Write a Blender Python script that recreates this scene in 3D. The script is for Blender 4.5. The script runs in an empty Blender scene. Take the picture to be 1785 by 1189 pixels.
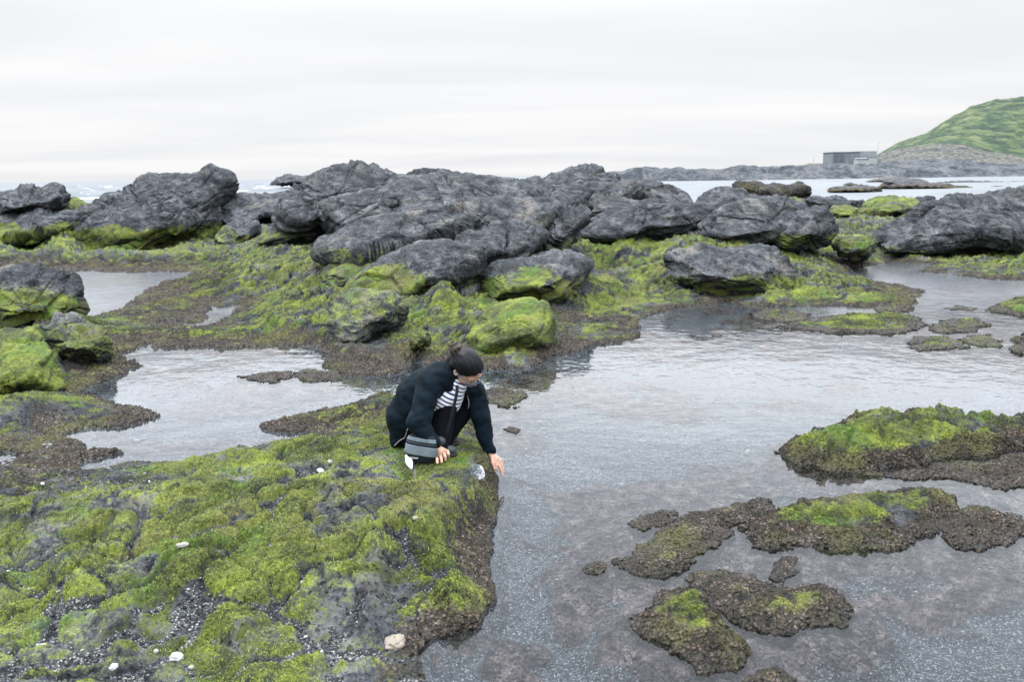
import bpy, bmesh, math, random
import numpy as np
from mathutils import Vector, Matrix

# ------------------------------------------------------------------ camera
scn = bpy.context.scene
COL = scn.collection
PW, PH, FPX, HC = 1785.0, 1189.0, 1560.0, 2.2
ROLL = math.radians(0.78)
PITCH = math.atan(288.5 / FPX * math.cos(ROLL))
_f = np.array([0, math.cos(PITCH), -math.sin(PITCH)])
_r0 = np.array([1.0, 0, 0]); _u0 = np.array([0, math.sin(PITCH), math.cos(PITCH)])
_r = math.cos(ROLL) * _r0 - math.sin(ROLL) * _u0
_u = math.sin(ROLL) * _r0 + math.cos(ROLL) * _u0
cam_d = bpy.data.cameras.new('camera'); cam = bpy.data.objects.new('camera', cam_d); COL.objects.link(cam)
cam_d.sensor_width = 36.0; cam_d.lens = FPX / PW * 36.0; cam_d.clip_start = 0.05; cam_d.clip_end = 20000
cam.matrix_world = Matrix(((_r[0], _u[0], -_f[0], 0), (_r[1], _u[1], -_f[1], 0), (_r[2], _u[2], -_f[2], HC), (0, 0, 0, 1)))
scn.camera = cam
cam_d.dof.use_dof = True; cam_d.dof.focus_distance = 6.6; cam_d.dof.aperture_fstop = 5.0

# ------------------------------------------------------------------ overcast sky
SUN_EL, SUN_ROT = math.radians(58), math.radians(-40)
world = bpy.data.worlds.new('World'); scn.world = world; world.use_nodes = True
wn, wl = world.node_tree.nodes, world.node_tree.links
for n in list(wn): wn.remove(n)
w_out = wn.new('ShaderNodeOutputWorld')
sky = wn.new('ShaderNodeTexSky'); sky.sky_type = 'NISHITA'; sky.sun_disc = False
sky.sun_elevation = SUN_EL; sky.sun_rotation = SUN_ROT
bg1 = wn.new('ShaderNodeBackground'); bg1.inputs['Strength'].default_value = 0.05; wl.new(sky.outputs[0], bg1.inputs['Color'])
tc = wn.new('ShaderNodeTexCoord'); sep = wn.new('ShaderNodeSeparateXYZ'); wl.new(tc.outputs['Generated'], sep.inputs[0])
def wmath(op, a, b=None, c=None):
    n = wn.new('ShaderNodeMath'); n.operation = op
    for i, v in enumerate((a, b, c)):
        if v is None: continue
        if isinstance(v, (int, float)): n.inputs[i].default_value = v
        else: wl.new(v, n.inputs[i])
    return n.outputs[0]
el = wmath('MAXIMUM', sep.outputs[2], 0.0)
den = wmath('ADD', el, 0.09)
cx_ = wmath('DIVIDE', sep.outputs[0], den); cy_ = wmath('DIVIDE', sep.outputs[1], den)
comb = wn.new('ShaderNodeCombineXYZ'); wl.new(wmath('MULTIPLY', cx_, 0.45), comb.inputs[0]); wl.new(cy_, comb.inputs[1])
cn = wn.new('ShaderNodeTexNoise'); cn.inputs['Scale'].default_value = 0.45; cn.inputs['Detail'].default_value = 6; cn.inputs['Roughness'].default_value = 0.52; cn.inputs['Distortion'].default_value = 0.3
wl.new(comb.outputs[0], cn.inputs['Vector'])
cr = wn.new('ShaderNodeMapRange'); cr.interpolation_type = 'SMOOTHSTEP'
cr.inputs['From Min'].default_value = 0.34; cr.inputs['From Max'].default_value = 0.66; cr.inputs['To Min'].default_value = 0.0; cr.inputs['To Max'].default_value = 1.0
wl.new(cn.outputs['Fac'], cr.inputs['Value'])
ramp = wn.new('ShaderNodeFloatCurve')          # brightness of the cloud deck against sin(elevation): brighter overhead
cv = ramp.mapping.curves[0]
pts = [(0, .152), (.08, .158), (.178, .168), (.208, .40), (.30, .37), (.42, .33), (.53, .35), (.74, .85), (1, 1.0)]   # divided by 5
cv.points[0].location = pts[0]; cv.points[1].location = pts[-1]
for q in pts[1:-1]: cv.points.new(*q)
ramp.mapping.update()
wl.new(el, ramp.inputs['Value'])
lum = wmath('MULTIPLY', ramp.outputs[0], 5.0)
cc = wn.new('ShaderNodeMix'); cc.data_type = 'RGBA'
cc.inputs[6].default_value = (0.865, 0.875, 0.905, 1); cc.inputs[7].default_value = (1.0, 0.996, 0.998, 1)
wl.new(cr.outputs[0], cc.inputs[0])
tr_ = wn.new('ShaderNodeMapRange'); tr_.inputs['From Min'].default_value = .12; tr_.inputs['From Max'].default_value = .35; wl.new(el, tr_.inputs['Value'])
ct_ = wn.new('ShaderNodeMix'); ct_.data_type = 'RGBA'; ct_.blend_type = 'MULTIPLY'; ct_.inputs[7].default_value = (.90, .95, 1.0, 1)      # the thick deck overhead is a little bluer
wl.new(tr_.outputs[0], ct_.inputs[0]); wl.new(cc.outputs[2], ct_.inputs[6])
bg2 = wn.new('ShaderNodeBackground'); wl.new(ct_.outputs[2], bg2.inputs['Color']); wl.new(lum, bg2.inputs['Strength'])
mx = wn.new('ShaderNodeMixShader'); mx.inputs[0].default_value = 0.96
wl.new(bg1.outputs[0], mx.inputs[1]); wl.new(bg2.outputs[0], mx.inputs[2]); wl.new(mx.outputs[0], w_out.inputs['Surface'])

sun_d = bpy.data.lights.new('sun', 'SUN'); sun_d.energy = 1.5; sun_d.angle = math.radians(12); sun_d.color = (1.0, 0.97, 0.93)
sun = bpy.data.objects.new('sun', sun_d); COL.objects.link(sun)
_sd = Vector((math.sin(SUN_ROT) * math.cos(SUN_EL), math.cos(SUN_ROT) * math.cos(SUN_EL), math.sin(SUN_EL)))
sun.rotation_euler = _sd.to_track_quat('Z', 'Y').to_euler(); sun.location = (0, 0, 50)
scn.view_settings.view_transform = 'Standard'; scn.view_settings.look = 'None'
scn.view_settings.exposure = 0.38; scn.view_settings.gamma = 1.0
scn.cycles.max_bounces = 6; scn.cycles.transparent_max_bounces = 8; scn.cycles.caustics_reflective = False; scn.cycles.caustics_refractive = False

# ------------------------------------------------------------------ photograph pixel <-> place
def ray(px, py):
    px = np.asarray(px, float); py = np.asarray(py, float)
    a = (px - PW / 2)[..., None]; b = (PH / 2 - py)[..., None]
    d = _f * FPX + _r * a + _u * b
    return d / d[..., 1:2]
def at(px, py, Y):
    d = ray(px, py); Y = np.asarray(Y, float)[..., None]
    return np.array([0, 0, HC]) + d * Y
def gp(px, py, z=0.0):
    d = ray(px, py); t = (np.asarray(z, float) - HC) / d[..., 2]
    return np.array([0, 0, HC]) + d * t[..., None]

# ------------------------------------------------------------------ noise
_rng = np.random.default_rng(11)
_perm = _rng.permutation(256).astype(np.int32); _perm = np.concatenate([_perm, _perm, _perm])
_ga = _rng.uniform(0, 2 * np.pi, 256); _g2 = np.stack([np.cos(_ga), np.sin(_ga)], 1).astype(np.float32)
_g3 = _rng.normal(size=(256, 3)); _g3 = (_g3 / np.linalg.norm(_g3, axis=1)[:, None]).astype(np.float32)
_rv = _rng.random(256).astype(np.float32)
def _fade(t): return t * t * t * (t * (t * 6 - 15) + 10)
def n2(x, y):
    x = np.asarray(x, np.float32); y = np.asarray(y, np.float32)
    xi = np.floor(x); yi = np.floor(y); xf = x - xi; yf = y - yi
    xi = xi.astype(np.int32) & 255; yi = yi.astype(np.int32) & 255
    u = _fade(xf); v = _fade(yf)
    def g(ix, iy, dx, dy):
        h = _perm[_perm[ix] + iy]; q = _g2[h]
        return q[..., 0] * dx + q[..., 1] * dy
    a = g(xi, yi, xf, yf); b = g(xi + 1, yi, xf - 1, yf); c = g(xi, yi + 1, xf, yf - 1); d = g(xi + 1, yi + 1, xf - 1, yf - 1)
    return 1.4 * ((a + (b - a) * u) + ((c + (d - c) * u) - (a + (b - a) * u)) * v)
def n3(x, y, z):
    x = np.asarray(x, np.float32); y = np.asarray(y, np.float32); z = np.asarray(z, np.float32)
    xi = np.floor(x); yi = np.floor(y); zi = np.floor(z); xf = x - xi; yf = y - yi; zf = z - zi
    xi = xi.astype(np.int32) & 255; yi = yi.astype(np.int32) & 255; zi = zi.astype(np.int32) & 255
    u = _fade(xf); v = _fade(yf); w = _fade(zf)
    def g(a, b, c):
        h = _perm[_perm[_perm[xi + a] + yi + b] + zi + c]; q = _g3[h]
        return q[..., 0] * (xf - a) + q[..., 1] * (yf - b) + q[..., 2] * (zf - c)
    x00 = g(0, 0, 0); x00 = x00 + (g(1, 0, 0) - x00) * u
    x10 = g(0, 1, 0); x10 = x10 + (g(1, 1, 0) - x10) * u
    x01 = g(0, 0, 1); x01 = x01 + (g(1, 0, 1) - x01) * u
    x11 = g(0, 1, 1); x11 = x11 + (g(1, 1, 1) - x11) * u
    a = x00 + (x10 - x00) * v; b = x01 + (x11 - x01) * v
    return 1.5 * (a + (b - a) * w)
def fbm2(x, y, o=4, g=0.5):
    s = 0; a = 1; t = 0
    for i in range(o):
        s = s + a * n2(x * 2 ** i + 17.3 * i, y * 2 ** i - 9.1 * i); t += a; a *= g
    return s / t
def fbm3(p, f, o=4, g=0.5):
    s = 0; a = 1; t = 0
    for i in range(o):
        k = f * 2 ** i
        s = s + a * n3(p[..., 0] * k + 7.7 * i, p[..., 1] * k + 3.1 * i, p[..., 2] * k - 5.9 * i); t += a; a *= g
    return s / t
def worley2(x, y):
    x = np.asarray(x, np.float32); y = np.asarray(y, np.float32)
    xi = np.floor(x).astype(np.int32); yi = np.floor(y).astype(np.int32)
    f1 = np.full(x.shape, 9, np.float32); f2 = f1.copy(); cid = np.zeros(x.shape, np.float32)
    for dx in (-1, 0, 1):
        for dy in (-1, 0, 1):
            h = _perm[_perm[(xi + dx) & 255] + ((yi + dy) & 255)]
            d = np.hypot(xi + dx + 0.1 + 0.8 * _rv[h] - x, yi + dy + 0.1 + 0.8 * _rv[(h * 7 + 31) & 255] - y)
            m = d < f1
            f2 = np.where(m, f1, np.minimum(f2, d)); f1 = np.where(m, d, f1); cid = np.where(m, _rv[(h * 13 + 5) & 255], cid)
    return f1, f2, cid
def worley3(p):
    pi = np.floor(p).astype(np.int32); f1 = np.full(p.shape[:-1], 9, np.float32); f2 = f1.copy(); cid = np.zeros(p.shape[:-1], np.float32)
    for dx in (-1, 0, 1):
        for dy in (-1, 0, 1):
            for dz in (-1, 0, 1):
                h = _perm[_perm[_perm[(pi[..., 0] + dx) & 255] + ((pi[..., 1] + dy) & 255)] + ((pi[..., 2] + dz) & 255)]
                d = (pi[..., 0] + dx + _rv[h] - p[..., 0]) ** 2 + (pi[..., 1] + dy + _rv[(h * 7 + 31) & 255] - p[..., 1]) ** 2 + (pi[..., 2] + dz + _rv[(h * 13 + 5) & 255] - p[..., 2]) ** 2
                m = d < f1; f2 = np.where(m, f1, np.minimum(f2, d)); f1 = np.where(m, d, f1); cid = np.where(m, _rv[(h * 29 + 3) & 255], cid)
    return np.sqrt(f1), np.sqrt(f2), cid
def sstep(a, b, x):
    t = np.clip((x - a) / (b - a), 0, 1); return t * t * (3 - 2 * t)
def poly_sdf(X, Y, poly):
    """signed distance, negative inside"""
    P = np.asarray(poly, np.float32); n = len(P)
    d = np.full(X.shape, 1e9, np.float32); ins = np.zeros(X.shape, bool)
    for i in range(n):
        a = P[i]; b = P[(i + 1) % n]; e = b - a
        wx = X - a[0]; wy = Y - a[1]
        t = np.clip((wx * e[0] + wy * e[1]) / max(float(e @ e), 1e-9), 0, 1)
        d = np.minimum(d, (wx - e[0] * t) ** 2 + (wy - e[1] * t) ** 2)
        c = ((a[1] <= Y) != (b[1] <= Y))
        if abs(e[1]) > 1e-9: ins ^= c & (wx < e[0] * wy / e[1])
    d = np.sqrt(d); return np.where(ins, -d, d)

# ------------------------------------------------------------------ mesh + tagging helpers
def mesh_from(name, verts, faces, mat=None, attrs=None, smooth=True, parent=None, quads=True):
    verts = np.asarray(verts, np.float32); faces = np.asarray(faces, np.int32)
    me = bpy.data.meshes.new(name)
    me.vertices.add(len(verts)); me.vertices.foreach_set('co', verts.ravel())
    k = faces.shape[1]
    me.loops.add(faces.size); me.loops.foreach_set('vertex_index', faces.ravel())
    me.polygons.add(len(faces)); me.polygons.foreach_set('loop_start', np.arange(0, faces.size, k, dtype=np.int32))
    me.update(calc_edges=True); me.validate()
    if smooth: me.polygons.foreach_set('use_smooth', np.ones(len(me.polygons), bool))
    for an, av in (attrs or {}).items():
        at_ = me.attributes.new(an, 'FLOAT', 'POINT'); at_.data.foreach_set('value', np.asarray(av, np.float32).ravel())
    if mat: me.materials.append(mat)
    o = bpy.data.objects.new(name, me); COL.objects.link(o)
    if parent: o.parent = parent
    return o
def grid_faces(nr, nc, wrap=False):
    i = np.arange(nr - 1)[:, None]; j = np.arange(nc if wrap else nc - 1)[None, :]; j2 = (j + 1) % nc
    return np.stack([i * nc + j, i * nc + j2, (i + 1) * nc + j2, (i + 1) * nc + j], -1).reshape(-1, 4)
def tag(o, label=None, cat=None, group=None, kind=None):
    if label: o['label'] = label
    if cat: o['category'] = cat
    if group: o['group'] = group
    if kind: o['kind'] = kind
    return o
def empty(name, loc, label, cat, group=None):
    o = bpy.data.objects.new(name, None); COL.objects.link(o); o.location = loc; o.empty_display_size = 0.1
    return tag(o, label, cat, group)

# ------------------------------------------------------------------ materials
class NT:
    def __init__(s, name):
        s.m = bpy.data.materials.new(name); s.m.use_nodes = True; s.n = s.m.node_tree.nodes; s.l = s.m.node_tree.links
        s.b = s.n['Principled BSDF']; s.out = s.n['Material Output']
        s.geo = s.n.new('ShaderNodeNewGeometry')
    def put(s, sock, v):
        if isinstance(v, (int, float)): sock.default_value = v
        elif isinstance(v, tuple): sock.default_value = v if len(v) == 4 or sock.type == 'VECTOR' else (*v, 1)
        else: s.l.new(v, sock)
    def math(s, op, a, b=0.0, clamp=False):
        n = s.n.new('ShaderNodeMath'); n.operation = op; n.use_clamp = clamp; s.put(n.inputs[0], a); s.put(n.inputs[1], b); return n.outputs[0]
    def noise(s, scale, detail=4, rough=0.55, vec=None, dist=0.0):
        n = s.n.new('ShaderNodeTexNoise'); n.inputs['Scale'].default_value = scale; n.inputs['Detail'].default_value = detail
        n.inputs['Roughness'].default_value = rough; n.inputs['Distortion'].default_value = dist; s.l.new(vec or s.geo.outputs['Position'], n.inputs['Vector']); return n.outputs['Fac']
    def voro(s, scale, out='Color', feature='F1', vec=None, rand=1.0):
        n = s.n.new('ShaderNodeTexVoronoi'); n.feature = feature; n.inputs['Scale'].default_value = scale; n.inputs['Randomness'].default_value = rand
        s.l.new(vec or s.geo.outputs['Position'], n.inputs['Vector']); return n.outputs[out]
    def ramp(s, fac, stops):
        n = s.n.new('ShaderNodeValToRGB'); e = n.color_ramp.elements
        while len(e) < len(stops): e.new(0.5)
        for q, (p, c) in zip(e, stops): q.position = p; q.color = (*c, 1) if len(c) == 3 else c
        s.put(n.inputs[0], fac); return n.outputs[0]
    def rng(s, v, a, b, lo=0.0, hi=1.0):
        n = s.n.new('ShaderNodeMapRange'); n.interpolation_type = 'SMOOTHSTEP'; s.put(n.inputs['Value'], v)
        n.inputs['From Min'].default_value = a; n.inputs['From Max'].default_value = b; n.inputs['To Min'].default_value = lo; n.inputs['To Max'].default_value = hi; return n.outputs[0]
    def mix(s, f, a, b):
        n = s.n.new('ShaderNodeMix'); n.data_type = 'RGBA'; s.put(n.inputs[0], f); s.put(n.inputs[6], a); s.put(n.inputs[7], b); return n.outputs[2]
    def attr(s, name):
        n = s.n.new('ShaderNodeAttribute'); n.attribute_name = name; return n.outputs['Fac']
    def bump(s, h, strength=0.5, dist=0.02, base=None):
        n = s.n.new('ShaderNodeBump'); n.inputs['Strength'].default_value = strength; n.inputs['Distance'].default_value = dist; s.put(n.inputs['Height'], h)
        if base is not None: s.l.new(base, n.inputs['Normal'])
        return n.outputs[0]
    def sepz(s):
        n = s.n.new('ShaderNodeSeparateXYZ'); s.l.new(s.geo.outputs['Position'], n.inputs[0]); return n.outputs[2]

def shore_material(name):
    t = NT(name)
    na = t.noise(1.1, 5, 0.6); nb = t.noise(6, 5, 0.62); nc = t.noise(34, 4, 0.65); nd = t.noise(130, 3, 0.6)
    mp = t.n.new('ShaderNodeMapping'); mp.inputs['Rotation'].default_value = (math.radians(-22), math.radians(-17), 0); t.l.new(t.geo.outputs['Position'], mp.inputs[0])
    mp2 = t.n.new('ShaderNodeVectorMath'); mp2.operation = 'MULTIPLY'; mp2.inputs[1].default_value = (.35, .6, 2.4); t.l.new(mp.outputs[0], mp2.inputs[0])
    ns = t.noise(3.2, 6, 0.66, mp2.outputs[0], .25)                       # streaks along the bedding
    rock = t.ramp(t.math('ADD', t.math('MULTIPLY', ns, 0.55), t.math('ADD', t.math('MULTIPLY', nb, 0.3), t.math('MULTIPLY', nc, 0.35))),
                  [(0.46, (0.006, 0.008, 0.010)), (0.55, (0.019, 0.022, 0.027)), (0.61, (0.046, 0.051, 0.060)), (0.68, (0.100, 0.104, 0.112)), (0.79, (0.24, 0.235, 0.23))])
    pale = t.ramp(nc, [(0.3, (0.10, 0.093, 0.082)), (0.7, (0.27, 0.245, 0.215))])
    rock = t.mix(t.math('MULTIPLY', t.rng(t.noise(1.7, 5, 0.62), 0.53, 0.70), t.attr('pale')), rock, pale)
    pm = t.rng(t.noise(1.6, 4), 0.42, 0.62)
    pit = t.math('MAXIMUM', t.rng(t.voro(24, 'Distance'), 0.36, 0.12), t.math('MULTIPLY', t.rng(t.voro(8.5, 'Distance', rand=.9), 0.30, 0.14), t.rng(nb, .45, .58)))
    pitm = t.math('MULTIPLY', pit, pm)
    rock = t.mix(t.math('MULTIPLY', pitm, 0.75), rock, (0.022, 0.022, 0.026))
    cl = t.n.new('ShaderNodeSeparateColor'); t.l.new(t.voro(46, 'Color'), cl.inputs[0]); cl2 = t.voro(46, 'Distance')
    brown = t.ramp(t.math('ADD', t.math('MULTIPLY', nb, .75), t.math('MULTIPLY', cl.outputs[0], .25)), [(0.32, (0.020, 0.017, 0.013)), (0.43, (0.062, 0.050, 0.022)), (0.52, (0.105, 0.078, 0.050)), (0.60, (0.175, 0.125, 0.108)), (0.72, (0.25, 0.215, 0.19))])
    brown = t.mix(t.math('MULTIPLY', t.rng(cl2, 0.25, 0.55), .8), brown, (0.016, 0.014, 0.011))
    brown = t.mix(t.rng(na, 0.50, 0.64), brown, t.ramp(nc, [(0.32, (0.028, 0.028, 0.012)), (0.5, (0.085, 0.082, 0.026)), (0.7, (0.16, 0.145, 0.06))]))
    nm = t.noise(2.6, 5, .68); hue = t.math('ADD', t.math('MULTIPLY', nm, 0.55), t.math('ADD', t.math('MULTIPLY', nb, 0.27), t.math('MULTIPLY', nc, 0.25)))
    moss = t.ramp(hue, [(0.44, (0.015, 0.021, 0.008)), (0.495, (0.044, 0.056, 0.012)), (0.55, (0.105, 0.130, 0.017)), (0.61, (0.185, 0.228, 0.022)), (0.73, (0.28, 0.30, 0.065))])
    moss = t.mix(t.rng(t.noise(2.1, 4), 0.53, 0.68), moss, t.ramp(nc, [(0.3, (0.030, 0.065, 0.010)), (0.7, (0.10, 0.185, 0.016))]))
    moss = t.mix(t.math('MULTIPLY', t.rng(t.noise(1.3, 5, .65), 0.52, 0.64), .8), moss, t.ramp(nc, [(0.3, (0.045, 0.042, 0.016)), (0.7, (0.135, 0.122, 0.042))]))
    moss = t.mix(t.math('MULTIPLY', t.rng(t.noise(75, 3, .7), 0.48, 0.64), 0.6), moss, (0.030, 0.034, 0.014))
    moss = t.mix(t.math('MULTIPLY', t.rng(nd, 0.56, 0.70), 0.5), moss, (0.27, 0.28, 0.11))
    gr = t.n.new('ShaderNodeSeparateColor'); t.l.new(t.voro(120, 'Color'), gr.inputs[0])      # shell grit, a colour per grain
    grit = t.ramp(gr.outputs[0], [(0.0, (0.024, 0.029, 0.036)), (0.40, (0.062, 0.070, 0.082)), (0.66, (0.115, 0.12, 0.125)), (0.80, (0.24, 0.225, 0.205)), (0.93, (0.42, 0.40, 0.38))])
    grit = t.mix(t.math('MULTIPLY', t.rng(t.voro(120, 'Distance'), 0.34, 0.60), 0.7), grit, (0.024, 0.027, 0.032))
    uw = t.math('MULTIPLY', t.rng(t.sepz(), -.012, -.045), t.rng(t.sepz(), -.9, -.6)); nu = t.noise(9, 5, .68)
    brown = t.mix(uw, brown, t.ramp(t.math('ADD', t.math('MULTIPLY', nu, .7), t.math('MULTIPLY', nc, .3)), [(.36, (.018, .014, .014)), (.45, (.046, .035, .032)), (.53, (.120, .086, .080)), (.62, (.225, .182, .162)), (.73, (.42, .38, .33))]))
    m_b = t.rng(t.math('ADD', t.attr('brown'), t.math('ADD', t.math('MULTIPLY', t.math('SUBTRACT', nc, 0.5), 1.2), t.math('MULTIPLY', t.math('SUBTRACT', nb, 0.5), 1.0))), 0.32, 0.62)
    m_m = t.rng(t.math('ADD', t.attr('moss'), t.math('ADD', t.math('MULTIPLY', t.math('SUBTRACT', nb, 0.5), 1.5), t.math('ADD', t.math('MULTIPLY', t.math('SUBTRACT', nc, 0.5), 0.9), t.math('MULTIPLY', t.math('SUBTRACT', nd, 0.5), 0.9)))), 0.28, 0.80)
    m_g = t.rng(t.math('ADD', t.attr('grit'), t.math('ADD', t.math('MULTIPLY', t.math('SUBTRACT', nc, 0.5), 0.9), t.math('MULTIPLY', t.math('SUBTRACT', nb, 0.5), 0.6))), 0.38, 0.56)
    c = t.mix(m_b, rock, brown); c = t.mix(m_m, c, moss); c = t.mix(m_g, c, grit)
    wet = t.rng(t.math('ADD', t.sepz(), t.math('MULTIPLY', t.math('SUBTRACT', nb, 0.5), 0.08)), 0.060, 0.010)
    wet = t.math('MULTIPLY', wet, t.rng(t.sepz(), -.03, 0.0))
    hs = t.n.new('ShaderNodeHueSaturation'); hs.inputs['Value'].default_value = 0.6; t.put(hs.inputs['Fac'], wet); t.l.new(c, hs.inputs['Color'])
    t.l.new(hs.outputs[0], t.b.inputs['Base Color'])
    t.put(t.b.inputs['Roughness'], t.rng(wet, 0.0, 1.0, 0.88, 0.38)); t.b.inputs['Specular IOR Level'].default_value = 0.35
    h = t.math('ADD', t.math('MULTIPLY', nc, 0.6), t.math('MULTIPLY', nd, 0.3))
    h = t.math('SUBTRACT', h, t.math('MULTIPLY', m_b, t.math('MULTIPLY', cl2, .9)))
    b1 = t.bump(h, 1.0, 0.045)
    h2 = t.math('SUBTRACT', t.math('ADD', t.math('MULTIPLY', ns, 1.2), t.math('MULTIPLY', nb, 0.5)), t.math('MULTIPLY', pitm, 0.85))
    f2 = t.math('MULTIPLY', h2, t.math('SUBTRACT', 1.0, t.math('MULTIPLY', m_m, .7)))
    t.l.new(t.bump(f2, 0.7, 0.14, b1), t.b.inputs['Normal'])
    return t.m
M_SHORE = shore_material('shore_rock')
# ------------------------------------------------------------------ pools: outlines of their water lines on the ground
POOLS_PX = [
 # the big pool on the right, running behind the person to the left pool
 [(730, 1400), (752, 1250), (745, 1189), (738, 1145), (770, 1112), (838, 1092), (856, 1050), (850, 990), (862, 930), (872, 880), (874, 852), (858, 822), (846, 790), (835, 760), (822, 735), (800, 712), (770, 702), (735, 700),
  (700, 695), (672, 682), (655, 690), (640, 700), (600, 713), (560, 718), (508, 727), (443, 743), (446, 749), (508, 753), (575, 757), (568, 761), (500, 776), (462, 784), (434, 790), (333, 799), (319, 808), (240, 806), (194, 811), (185, 819), (150, 817), (150, 803), (190, 792), (225, 790), (190, 783), (152, 789), (152, 780), (106, 765), (106, 759), (130, 752), (180, 747), (240, 742), (282, 728), (262, 718), (220, 712), (190, 705), (160, 694), (128, 692), (150, 684), (168, 672), (205, 661), (222, 645), (240, 638), (222, 628), (214, 616), (232, 606), (244, 599), (262, 597), (258, 606), (290, 606), (330, 604), (400, 607), (470, 603), (550, 604), (575, 626), (562, 642), (600, 654), (640, 656), (690, 650), (706, 640), (712, 622), (728, 620), (742, 632), (765, 640), (800, 646), (850, 646), (905, 645), (950, 632), (962, 622), (1010, 612), (1035, 600), (1070, 598), (1115, 588), (1118, 577), (1108, 566), (1124, 553), (1165, 541), (1189, 536), (1237, 531), (1260, 526), (1308, 535), (1440, 534), (1528, 534), (1585, 543), (1594, 525), (1603, 507), (1545, 494), (1488, 489), (1478, 478), (1481, 468), (1519, 463), (1558, 457), (1624, 462), (1602, 474), (1651, 477), (1712, 486), (1785, 489), (1900, 492), (2010, 520), (2040, 600), (2060, 800), (2040, 1000), (2000, 1400)],
 [(114, 475), (158, 473), (235, 476), (289, 473), (331, 475), (323, 489), (286, 493), (259, 503), (242, 520), (215, 537), (175, 552), (120, 560), (90, 545), (80, 510), (90, 485)],
 [(370, 533), (390, 537), (434, 529), (404, 553), (357, 571), (313, 568), (283, 564), (286, 559), (336, 562), (362, 548)],
 [(998, 524), (1003, 508), (1018, 490), (1038, 493), (1075, 504), (1040, 510), (1012, 520)],
 [(1000, 562), (1010, 556), (1040, 558), (1085, 561), (1060, 568), (1010, 570)],
 [(-60, 785), (0, 792), (45, 796), (30, 803), (0, 809), (-60, 812)],
]
POOLS = [gp([p[0] for p in q], [p[1] for p in q], 0.0)[:, :2] for q in POOLS_PX]
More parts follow.
